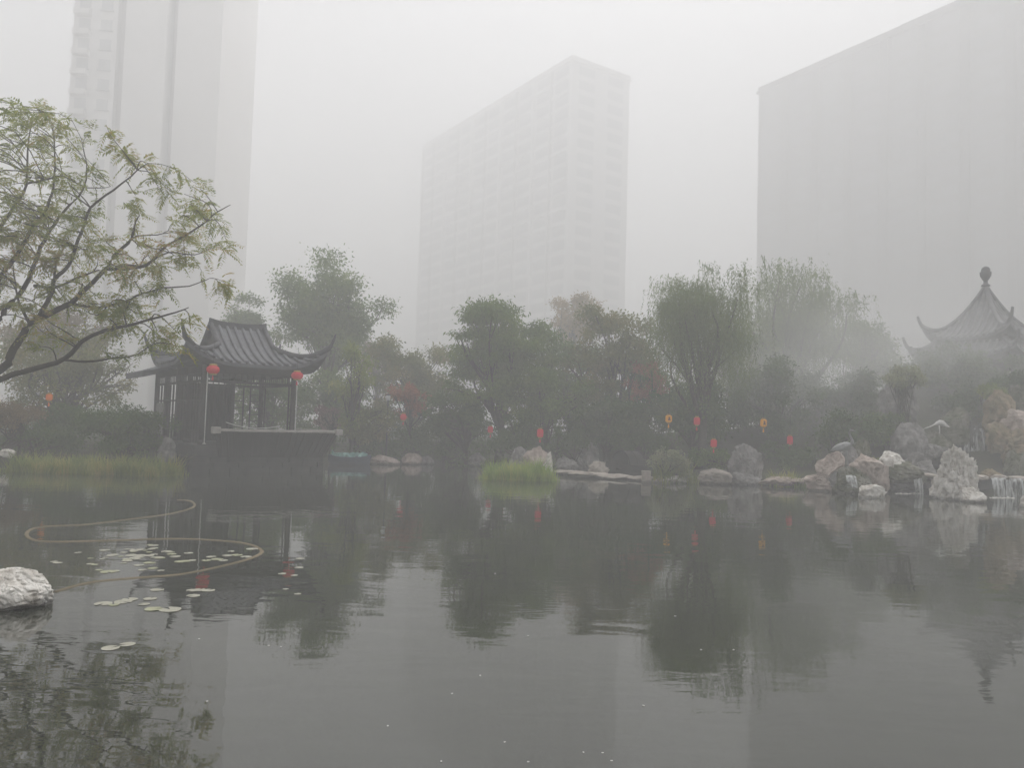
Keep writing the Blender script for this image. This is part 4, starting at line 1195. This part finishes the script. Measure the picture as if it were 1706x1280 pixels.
# reeds
def reeds(label, px0, px1, py_base, hpx, Y, mat, n, seed, depth=0.8, lean=0.25, w=0.012):
    rng = np.random.default_rng(seed)
    a = P(px0, py_base, Y); b = P(px1, py_base, Y)
    ncl = max(8, n // 28)                                   # tussocks of uneven height, thinning out at the ends
    tx = a.x + (b.x - a.x) * rng.beta(1.25, 1.25, ncl); ty = Y + rng.uniform(-depth / 2, depth / 2, ncl); th = rng.uniform(0.5, 1.15, ncl)
    k = rng.integers(0, ncl, n)
    x = tx[k] + rng.normal(size=n) * 0.13; y = ty[k] + rng.normal(size=n) * 0.1
    edge = np.clip(np.minimum(x - a.x, b.x - x) / 0.5 + 0.5, 0.25, 1)
    h = hpx * mpp(Y) * rng.uniform(0.5, 1.08, n) * th[k] * edge
    V = np.empty((n, 3, 2, 3)); az = rng.uniform(0, 2 * np.pi, n)
    sd_ = np.stack([np.cos(az), np.sin(az), 0 * az], 1); ln = (rng.normal(size=(n, 3)) * lean + rng.normal(size=(ncl, 3))[k] * lean * 0.7) * np.array([1, 1, 0])
    z0 = -0.05
    for i, (t, ww) in enumerate(((0, 1.0), (0.55, 0.85), (1.0, 0.12))):
        c = np.stack([x, y, z0 + 0 * x], 1) + np.stack([0 * x, 0 * x, h * t], 1) + ln * (h * t ** 2)[:, None]
        V[:, i, 0] = c - sd_ * w * ww; V[:, i, 1] = c + sd_ * w * ww
    base = (np.arange(n) * 6)[:, None]
    F1 = base + np.array([[0, 1, 3, 2]]); F2 = base + np.array([[2, 3, 5, 4]])
    o = np_mesh('reeds', V.reshape(-1, 3), np.concatenate([F1, F2]), mat)
    return tag(o, label, 'reeds', kind='stuff')
reeds('bright green clump of reeds in the water before the pale boulders', 802, 926, 802, 36, 26.2, 'reed_bright', 2000, 1, 0.7, 0.26, 0.012)
reeds('long yellow green reed bed in the water left of the pavilion', 20, 300, 788, 36, 23.6, 'reed_left', 3600, 2, 1.2, 0.26, 0.013)
reeds('short reeds at the shore right of the grey purple rock', 1282, 1338, 806, 34, 26.8, 'reed_left', 500, 3, 0.5)
reeds('loose pale stems growing around the light green bush', 1085, 1160, 804, 44, 26.8, 'reed_left', 260, 4, 0.4)

# ------------------------------------------------------------------ near tree reaching in from the left bank
def near_tree():
    rng = np.random.default_rng(5)
    Z = lambda x, y: (x * 0.4374, 140 + y * 0.4374)
    T0 = P(-150, 700, 17.0)
    base = Vector((T0.x, 17.0, tz(T0.x, 17.0) - 0.1))
    root = empty('overhanging_tree', base, 0, 'large feathery leaved tree reaching in from the left bank', 'tree')
    def pt(px, py, Y): return np.array(P(px, py, Y) - base)
    limbs = []   # (points, r0, r1)
    hub1 = pt(-120, 690, 17.0)
    def limb(zpts, Y0, Y1, r0, r1, pre=()):
        pts = [np.array(p) for p in pre]
        n = len(zpts)
        for i, (a, b) in enumerate(zpts):
            px, py = Z(a, b)
            pts.append(pt(px, py, Y0 + (Y1 - Y0) * i / max(1, n - 1)))
        # smooth (Catmull-Rom)
        out = []
        for i in range(len(pts) - 1):
            p0, p1, p2, p3 = pts[max(i - 1, 0)], pts[i], pts[i + 1], pts[min(i + 2, len(pts) - 1)]
            for t in (0, 0.34, 0.67):
                out.append(0.5 * ((2 * p1) + (-p0 + p2) * t + (2 * p0 - 5 * p1 + 4 * p2 - p3) * t * t + (-p0 + 3 * p1 - 3 * p2 + p3) * t ** 3))
        out.append(pts[-1])
        limbs.append((out, r0, r1))
    limb([(0, 1125), (130, 1085), (250, 1045), (310, 985), (380, 945), (450, 930), (540, 905), (640, 880), (720, 850)], 16.8, 16.0, 0.075, 0.012, (hub1,))
    limb([(250, 1050), (330, 1058), (430, 1045), (520, 1030), (575, 995)], 16.6, 16.2, 0.028, 0.008)
    limb([(0, 1090), (40, 1030), (75, 975), (115, 915), (200, 870), (270, 835), (330, 780), (400, 705), (450, 640), (500, 590), (510, 540), (530, 500)], 17.0, 17.4, 0.105, 0.014, (hub1,))
    limb([(400, 705), (480, 702), (555, 692), (600, 650), (660, 600), (760, 545), (830, 485), (880, 462)], 17.2, 17.0, 0.045, 0.008)
    limb([(115, 915), (150, 880), (195, 810), (205, 750), (260, 690), (290, 620), (320, 540), (345, 470), (430, 405), (500, 350), (560, 300)], 17.0, 16.4, 0.06, 0.01)
    limb([(115, 915), (90, 870), (70, 830), (58, 760), (50, 690)], 17.0, 17.5, 0.035, 0.012)
    limb([(130, 770), (210, 775), (290, 740), (380, 710)], 17.3, 17.2, 0.03, 0.02)
    limb([(205, 755), (215, 680), (245, 620), (270, 600)], 17.0, 17.6, 0.026, 0.008)
    limb([(-60, 950), (0, 890), (30, 850), (90, 780), (140, 660), (190, 560), (240, 490), (320, 400), (330, 300)], 17.3, 17.9, 0.085, 0.012, (hub1,))
    limb([(-80, 900), (0, 730), (30, 700), (80, 620), (130, 540), (180, 470), (200, 390), (210, 280), (205, 190)], 17.4, 18.0, 0.075, 0.01, (hub1,))
    limb([(-90, 800), (-50, 650), (0, 550), (50, 470), (100, 380), (105, 250), (125, 120)], 17.6, 18.4, 0.07, 0.01, (hub1,))
    limb([(100, 380), (170, 365), (240, 350), (330, 395), (420, 390)], 18.0, 17.4, 0.026, 0.008)
    limb([(270, 838), (370, 850), (480, 830), (540, 800), (620, 780), (720, 770), (800, 740)], 17.2, 16.6, 0.035, 0.008)
    limb([(450, 640), (520, 580), (600, 575), (640, 560)], 17.3, 17.0, 0.02, 0.007)
    limb([(560, 690), (640, 640), (740, 650), (820, 620)], 17.1, 16.6, 0.018, 0.006)
    limb([(-200, 850), (-260, 700), (-330, 560), (-380, 420)], 17.2, 17.8, 0.08, 0.012, (hub1,))
    limb([(-220, 980), (-360, 880), (-500, 760), (-620, 640)], 16.8, 16.2, 0.08, 0.012, (hub1,))
    m = MB()
    tp = [np.array((0, 0, 0)), np.array((0.05, 0, 0.5)), np.array((0.1, 0, 1.2)), hub1 * 0.7 + np.array((0.02, 0, 0.3)), hub1]
    m.tube(tp, [0.24, 0.19, 0.17, 0.15, 0.13], 10)
    allp, allr = [], []
    for pts, r0, r1 in limbs:
        n = len(pts)
        rr = [0.82 * r0 * (1 - i / (n - 1)) ** 0.8 + 0.7 * r1 for i in range(n)]
        pts = [p + rng.normal(size=3) * 0.008 for p in pts]
        m.tube(pts, rr, 7)
        for i in range(n // 4, n): allp.append(pts[i]); allr.append(rr[i])
    allp = np.array(allp)
    # leaf sprays: sample the crown outline seen in the photo, hang each on the nearest limb
    poly = [(-700, 420), (-420, 120), (-150, 40), (20, 60), (130, 80), (230, 95), (330, 150), (410, 100), (440, 200), (560, 240), (600, 330), (640, 390), (750, 370), (830, 440), (880, 470), (860, 560), (870, 640), (830, 680),
            (880, 760), (890, 860), (830, 900), (740, 930), (660, 1020), (560, 1010), (520, 960), (420, 900), (300, 930), (200, 980), (100, 880), (0, 900), (-250, 950), (-600, 800)]
    pa = np.array(poly)
    def inside(x, y):
        c = False; j = len(pa) - 1
        for i in range(len(pa)):
            if ((pa[i, 1] > y) != (pa[j, 1] > y)) and (x < (pa[j, 0] - pa[i, 0]) * (y - pa[i, 1]) / (pa[j, 1] - pa[i, 1]) + pa[i, 0]): c = not c
            j = i
        return c
    cl = []
    tries = 0
    while len(cl) < 265 and tries < 20000:
        tries += 1
        x, y = rng.uniform(-700, 890), rng.uniform(40, 1050)
        if not inside(x, y): continue
        if noise.noise(Vector((x / 110, y / 80, 3.3))) < -0.08: continue
        px, py = Z(x, y)
        e = pt(px, py, rng.uniform(15.8, 18.6))
        d = np.linalg.norm((allp - e) * np.array([1, 0.6, 1]), axis=1)
        k = int(np.argmin(d))
        if d[k] > 1.7: continue
        cl.append((e, k, d[k]))
    for x, y in ((560, 1010), (470, 1040), (640, 990), (700, 1000), (600, 940), (230, 960), (150, 1000), (470, 870), (430, 1035)):
        px, py = Z(x, y); e = pt(px, py, 16.3); d = np.linalg.norm(allp - e, axis=1); k = int(np.argmin(d)); cl.append((e, k, d[k]))
    PP, AA, NN, LL = [], [], [], []
    for e, k, dd in cl:
        s0 = allp[k]
        tw = curve_pts(s0, e, rng, 5, 0.15, 0.1)
        m.tube(tw, [min(allr[k] * 0.6, 0.012) * (1 - 0.75 * i / 5) + 0.003 for i in range(6)], 4, cap=False)
        tip_dir = tw[-1] - tw[-2]; tip_dir = tip_dir / (np.linalg.norm(tip_dir) + 1e-9)
        for _ in range(rng.integers(6, 14)):
            j = rng.integers(2, 6); o_ = tw[j] + rng.normal(size=3) * 0.05
            d = tip_dir * 0.5 + rng.normal(size=3) * 0.75 + np.array([0, 0, 0.1]); d /= np.linalg.norm(d)
            Lr = rng.uniform(0.22, 0.46)
            nl = rng.integers(6, 10)
            up = np.array([0, 0, 1.0]) + rng.normal(size=3) * 0.3
            sd_ = np.cross(d, up); sd_ /= (np.linalg.norm(sd_) + 1e-9)
            for q in range(nl):
                t = (q + 1) / nl
                c = o_ + d * Lr * t + np.array([0, 0, -0.16]) * Lr * t * t * 2
                for sgn in (-1, 1):
                    PP.append(c); AA.append(sd_ * sgn * 0.9 + d * 0.55 + np.array([0, 0, -0.25]) + rng.normal(size=3) * 0.12); NN.append(up); LL.append(rng.uniform(0.09, 0.15) * (1.1 - 0.45 * abs(2 * t - 1)))
    m.build('trunk', 'bark', root, smooth=True)
    LL = np.array(LL)
    v, f = leaf_quads(np.array(PP), np.array(AA), np.array(NN), LL, LL * 0.3)
    np_mesh('crown', v, f, 'leaf_near', root)
near_tree()

# ------------------------------------------------------------------ boats, statues, lamp posts
def hull(L_, W_, H_, sheer, mat, root, name='hull'):
    rows = []
    N_ = 14
    for i in range(N_ + 1):
        t = -1 + 2 * i / N_
        w = W_ / 2 * (1 - abs(t) ** 2.6) + 0.05
        zt = H_ + sheer * abs(t) ** 2.2
        rows.append([(L_ / 2 * t, -w, zt), (L_ / 2 * t, -w * 0.85, zt * 0.4), (L_ / 2 * t * 0.94, -w * 0.4, -0.12 + 0.1 * abs(t) ** 3), (L_ / 2 * t * 0.94, w * 0.4, -0.12 + 0.1 * abs(t) ** 3), (L_ / 2 * t, w * 0.85, zt * 0.4), (L_ / 2 * t, w, zt), (L_ / 2 * t * 0.98, w * 0.9, zt - 0.01), (L_ / 2 * t * 0.92, w * 0.5, 0.06), (L_ / 2 * t * 0.92, -w * 0.5, 0.06), (L_ / 2 * t * 0.98, -w * 0.9, zt - 0.01), (L_ / 2 * t, -w, zt)])
    o = MB().grid(rows).build(name, mat, root, smooth=False)
    for s in (-1, 1):
        MB().tube([(r[0][0], s * abs(r[0][1]), r[0][2]) for r in rows], 0.025, 6).build('gunwale', mat, o, smooth=True)
    return o
p = on_water(582, 774)
bt = empty('rowing_boat', (p.x, p.y, 0), math.radians(8), 'small dark blue boat with crumpled turquoise tarp right of the pavilion', 'boat')
hull(1.75, 0.75, 0.3, 0.08, 'boat_blue', bt)
rows = []
rt = np.random.default_rng(3)
for i in range(15):
    t = -1 + 2 * i / 14
    rows.append([(0.72 * t + rt.normal() * 0.015, 0.36 * u * (1 - 0.5 * abs(t) ** 2), 0.3 + 0.12 * (1 - u * u) + abs(rt.normal()) * 0.06 - 0.04 * (abs(u) > 0.9)) for u in np.linspace(-1, 1, 9)])
MB().grid(rows).build('tarp', 'tarp', bt)
p = P(1047, 788, 29.6)
bt = empty('canopy_boat', (p.x, p.y, 0.02), math.radians(38), 'black wooden boat with arched canopy moored behind the stone landing', 'boat')
hull(2.6, 0.95, 0.44, 0.16, 'boat_dark', bt)
arch = lambda x0, x1, r_: [[(x, r_ * math.cos(a), 0.42 + r_ * 1.15 * math.sin(a)) for a in np.linspace(0, math.pi, 13)] for x in np.linspace(x0, x1, 5)]
cn = MB().grid(arch(-0.42, 0.42, 0.46)); cn.grid(arch(-0.4, 0.4, 0.43)); cno = cn.build('canopy', 'boat_dark', bt, smooth=True)
for x in (-0.42, 0.0, 0.42):
    MB().tube([(x, 0.475 * math.cos(a), 0.42 + 0.475 * 1.15 * math.sin(a)) for a in np.linspace(0, math.pi, 13)], 0.02, 5).build('hoop', 'boat_dark', cno)
MB().box(-0.95, -0.75, -0.4, 0.4, 0.3, 0.34).build('thwart', 'boat_dark', bt); MB().box(0.75, 0.95, -0.4, 0.4, 0.3, 0.34).build('thwart', 'boat_dark', bt)

def skin_body(name, pts, mat, parent, k=10):
    MB().tube([p for p, r in pts], [r for p, r in pts], k).build(name, mat, parent, smooth=True)
def crane(px_foot, py_foot, Y, h, label, mat, pose):
    c = P(px_foot, py_foot, Y)
    r = empty('crane_statue', c, 0, label, 'statue')
    if pose == 'up':
        skin_body('body', [((-0.42 * h, 0, 0.44 * h), 0.01), ((-0.34 * h, 0, 0.48 * h), 0.06 * h), ((-0.2 * h, 0, 0.52 * h), 0.11 * h), ((-0.05 * h, 0, 0.55 * h), 0.125 * h), ((0.08 * h, 0, 0.58 * h), 0.09 * h), ((0.14 * h, 0, 0.64 * h), 0.05 * h),
                           ((0.13 * h, 0, 0.74 * h), 0.03 * h), ((0.07 * h, 0, 0.85 * h), 0.024 * h), ((0.05 * h, 0, 0.94 * h), 0.026 * h), ((0.085 * h, 0, 0.985 * h), 0.035 * h), ((0.13 * h, 0, 0.98 * h), 0.022 * h), ((0.25 * h, 0, 0.955 * h), 0.004)], mat, r)
    else:
        skin_body('body', [((0.3 * h, 0, 0.52 * h), 0.01), ((0.24 * h, 0, 0.55 * h), 0.06 * h), ((0.12 * h, 0, 0.6 * h), 0.11 * h), ((0.0, 0, 0.62 * h), 0.125 * h), ((-0.12 * h, 0, 0.58 * h), 0.09 * h), ((-0.2 * h, 0, 0.54 * h), 0.05 * h),
                           ((-0.34 * h, 0, 0.47 * h), 0.03 * h), ((-0.48 * h, 0, 0.41 * h), 0.024 * h), ((-0.56 * h, 0, 0.38 * h), 0.034 * h), ((-0.62 * h, 0, 0.36 * h), 0.02 * h), ((-0.74 * h, 0, 0.3 * h), 0.004)], mat, r)
    for s in (-1, 1):
        MB().tube([(-0.03 * h + 0.04 * s * h, 0.05 * s * h, 0.5 * h), (-0.01 * h + 0.04 * s * h, 0.05 * s * h, 0.27 * h), (-0.03 * h + 0.04 * s * h, 0.05 * s * h, 0.0)], [0.022 * h, 0.014 * h, 0.014 * h], 6).build('leg', mat, r, smooth=True)
        x0 = -0.03 * h + 0.04 * s * h
        m = MB()
        for a in (-0.6, 0, 0.6):
            m.tube([(x0, 0.05 * s * h, 0.01), (x0 + 0.08 * h * math.cos(a), 0.05 * s * h + 0.08 * h * math.sin(a), 0.005)], [0.01 * h, 0.004], 4)
        m.build('foot', mat, r)
        m = MB()
        sgn = 1 if pose == 'up' else -1
        m.add([(0.06 * h * sgn, 0.11 * s * h, 0.6 * h), (-0.15 * h * sgn, 0.13 * s * h, 0.62 * h), (-0.44 * h * sgn, 0.05 * s * h, 0.42 * h), (-0.16 * h * sgn, 0.125 * s * h, 0.47 * h), (-0.1 * h * sgn, 0.15 * s * h, 0.55 * h)], [(0, 1, 4), (1, 2, 4), (2, 3, 4), (3, 0, 4)])
        m.build('wing', mat, r)
    return r
crane(1411, 779, 24.5, 1.2, 'grey crane statue with raised neck standing on the rockery heap', 'statue_grey', 'up')
crane(1566, 728, 28.5, 0.85, 'pale crane statue stretching its neck beside the waterfall', 'statue_white', 'low')

def lamp_post(px, py_top, Y, label):
    t = P(px, py_top, Y); g = tz(t.x, Y); h = t.z - g
    r = empty('lamp_post', (t.x, Y, g), 0, label, 'lamp')
    MB().tube([(0, 0, 0), (0, 0, h - 0.25)], [0.04, 0.03], 8).build('post', 'iron', r, smooth=True)
    MB().lathe([(0.05, 0), (0.09, 0.03), (0.1, 0.2), (0.06, 0.22)], 10, (0, 0, h - 0.25)).build('shade', 'white_metal', r, smooth=True)
    MB().lathe([(0.13, 0), (0.1, 0.03), (0.02, 0.06)], 10, (0, 0, h - 0.028)).build('cap', 'iron', r, smooth=True)
lamp_post(647, 658, 33.4, 'slim lamp post with white shade right of the pavilion')
lamp_post(67, 648, 29.8, 'slim lamp post with white shade beside the orange box lantern')

# ------------------------------------------------------------------ things on and in the water
hz = [(92, 992), (150, 976), (230, 968), (300, 962), (370, 948), (420, 934), (436, 922), (410, 910), (350, 904), (280, 902), (180, 905), (80, 907), (48, 900), (48, 888), (75, 881), (140, 878), (220, 868), (285, 859), (322, 848), (318, 838), (295, 836)]
pts = []
hp = [on_water(x, y, -0.032) for x, y in hz]
for i in range(len(hp) - 1):
    p0, p1, p2, p3 = hp[max(i - 1, 0)], hp[i], hp[i + 1], hp[min(i + 2, len(hp) - 1)]
    for t in (0, 0.25, 0.5, 0.75):
        pts.append(0.5 * ((2 * p1) + (p2 - p0) * t + (2 * p0 - 5 * p1 + 4 * p2 - p3) * t * t + (3 * p1 - p0 - 3 * p2 + p3) * t ** 3))
pts.append(hp[-1])
o0 = pts[0].copy()
tag(MB().tube([p - o0 for p in pts], 0.045, 8).build('hose', 'hose', None, o0, smooth=True), 'curling ochre hose just under the water among the lily pads', 'hose')

# lily pads
rng = random.Random(12)
def pad_mesh(seed):
    rr = random.Random(seed)
    n = 18; vs = [(0, 0, 0.004)]
    for i in range(n + 1):
        a = math.radians(14 + (332) * i / n)
        r_ = 1 + rr.uniform(-0.04, 0.04)
        vs.append((r_ * math.cos(a), r_ * math.sin(a), 0.006 + 0.05 * max(0, rr.gauss(0, 0.4))))
    fs = [(0, i, i + 1) for i in range(1, n + 1)]
    nv = len(vs)
    vs2 = vs + [(x, y, z - 0.02) for x, y, z in vs]
    fs2 = fs + [(i + 1, i, i + nv, i + 1 + nv) for i in range(1, n + 1)]
    me = bpy.data.meshes.new('lily_pad'); me.from_pydata(vs2, [], fs2); me.update()
    return me
pads = {}
for mt in ('lily', 'lily_green'):
    pads[mt] = []
    for s in range(4):
        me = pad_mesh(s + 10); me.materials.append(MATS[mt]); pads[mt].append(me)
def pad(px, py, wpx, mt, label, group):
    p = on_water(px, py, 0.004)
    o = bpy.data.objects.new('lily_pad', rng.choice(pads[mt if rng.random() < 0.6 else ('lily_green' if mt == 'lily' else 'lily')])); COL.objects.link(o)
    o.location = p; o.rotation_euler = (0, 0, rng.uniform(0, 6.28)); s = 0.82 * wpx / 2 * p.y / F_PX
    o.scale = (s, s, s)
    tag(o, label, 'lily pad', group)
for i in range(46):
    t = rng.random()
    px = rng.gauss(240, 36); py = 926 + rng.gauss(0, 9) - (px - 240) * 0.02
    pad(px, py, rng.uniform(9, 24), 'lily', 'pale lily pad in the dense patch inside the hose loop', 'lily pads of the dense patch')
for px, py, w in ((352, 928, 20), (362, 932, 24), (378, 926, 20), (395, 925, 22), (410, 928, 22), (344, 934, 18), (372, 934, 18), (300, 936, 22), (320, 934, 16), (385, 919, 14)):
    pad(px, py, w, 'lily', 'pale lily pad in the string right of the dense patch', 'lily pads in the right string')
for px, py, w in ((90, 936, 14), (96, 938, 18), (130, 921, 14), (150, 940, 14), (158, 941, 14), (165, 950, 14), (180, 953, 30), (190, 952, 22), (255, 947, 20), (268, 951, 14)):
    pad(px, py, w, 'lily', 'small pale lily pad scattered left of or below the dense patch', 'scattered small lily pads')
for px, py, w in ((262, 983, 26), (320, 984, 22), (332, 983, 24), (347, 984, 26), (322, 993, 26), (172, 1006, 34), (205, 1003, 34), (216, 999, 30), (250, 998, 26), (240, 1007, 22), (190, 1008, 20)):
    pad(px, py, w, 'lily', 'pale lily pad in the loose row below the hose', 'lily pads below the hose')
for px, py, w in ((256, 1015, 34), (284, 1016, 42)):
    pad(px, py, w, 'lily_green', 'larger greenish lily pad below the loose row, the ' + ('left' if px < 270 else 'right') + ' one', 'larger greenish lily pads')
for px, py, w in ((184, 1080, 34), (212, 1074, 30)):
    pad(px, py, w, 'lily_green', ('left' if px < 200 else 'right') + ' one of two pads floating in the tree reflection', 'lily pads in the tree reflection')
for px, py, w in ((470, 956, 16), (490, 959, 14), (500, 931, 18), (498, 946, 18), (476, 982, 12), (496, 990, 14), (420, 915, 24)):
    pad(px, py, w, 'lily', 'small lily pad in the group right of the hose loop', 'lily pads right of the hose loop')
# floating flecks
me = pad_mesh(3); me.materials.append(MATS['petal'])
for px, py in ((800, 1126), (753, 1156), (1072, 1176), (841, 1237), (1004, 1255), (735, 1269), (880, 1270), (1019, 1268), (972, 1254), (880, 1060), (1125, 1027), (1168, 1083), (332, 1065), (345, 1169), (448, 1076), (468, 1078), (1222, 1083), (825, 956), (646, 1210)):
    p = on_water(px, py, 0.004)
    o = bpy.data.objects.new('floating_petal', me); COL.objects.link(o); o.location = p; s = 1.6 * p.y / F_PX
    o.scale = (s, s * 1.3, s); o.rotation_euler = (0, 0, rng.uniform(0, 6))
    tag(o, 'tiny whitish petal floating on the open water', 'petal', 'floating petals')

# ------------------------------------------------------------------ the foggy air
m = new_mat('haze'); N, L = nn(m)
out = N.new('ShaderNodeOutputMaterial')
pvn = N.new('ShaderNodeVolumePrincipled')
pvn.inputs['Color'].default_value = (0.97, 0.97, 0.975, 1)
pvn.inputs['Density'].default_value = HAZE_DENSITY
pvn.inputs['Anisotropy'].default_value = 0.15
L.new(pvn.outputs[0], out.inputs['Volume'])
hzo = MB().box(-485, 485, -485, 485, -2.2, 118).build('haze', 'haze')
tag(hzo, 'pale grey fog filling the air over the whole garden', 'fog', kind='stuff')

# drifting bank of spray mist over the right-hand rockery
m = new_mat('mist'); N, L = nn(m)
out = N.new('ShaderNodeOutputMaterial')
vs = N.new('ShaderNodeVolumePrincipled')
vs.inputs['Color'].default_value = (0.97, 0.97, 0.975, 1); vs.inputs['Anisotropy'].default_value = 0.15
tc = N.new('ShaderNodeTexCoord')
ln_ = N.new('ShaderNodeVectorMath'); ln_.operation = 'LENGTH'
L.new(tc.outputs['Object'], ln_.inputs[0])
fall = N.new('ShaderNodeMapRange'); fall.inputs['From Min'].default_value = 0.98; fall.inputs['From Max'].default_value = 0.2
fall.inputs['To Min'].default_value = 0.0; fall.inputs['To Max'].default_value = 1.0; fall.interpolation_type = 'SMOOTHSTEP'
L.new(ln_.outputs['Value'], fall.inputs['Value'])
nz = N.new('ShaderNodeTexNoise'); nz.inputs['Scale'].default_value = 2.2; nz.inputs['Detail'].default_value = 2
L.new(tc.outputs['Object'], nz.inputs['Vector'])
nr_ = N.new('ShaderNodeMapRange'); nr_.inputs['From Min'].default_value = 0.35; nr_.inputs['From Max'].default_value = 0.65
nr_.inputs['To Min'].default_value = 0.25; nr_.inputs['To Max'].default_value = 1.0
L.new(nz.outputs['Fac'], nr_.inputs['Value'])
mu = N.new('ShaderNodeMath'); mu.operation = 'MULTIPLY'; L.new(fall.outputs[0], mu.inputs[0]); L.new(nr_.outputs[0], mu.inputs[1])
mu2 = N.new('ShaderNodeMath'); mu2.operation = 'MULTIPLY'; mu2.inputs[1].default_value = 0.17; L.new(mu.outputs[0], mu2.inputs[0])
L.new(mu2.outputs[0], vs.inputs['Density'])
L.new(vs.outputs[0], out.inputs['Volume'])
mc = P(1455, 612, 31.6)
bm = bmesh.new(); bmesh.ops.create_icosphere(bm, subdivisions=3, radius=1.0)
me = bpy.data.meshes.new('mist'); bm.to_mesh(me); bm.free(); me.materials.append(MATS['mist'])
mo = bpy.data.objects.new('mist', me); COL.objects.link(mo); mo.location = mc; mo.scale = (9.6, 4.8, 4.9)
tag(mo, 'denser bank of drifting mist over the right rockery', 'mist', kind='stuff')
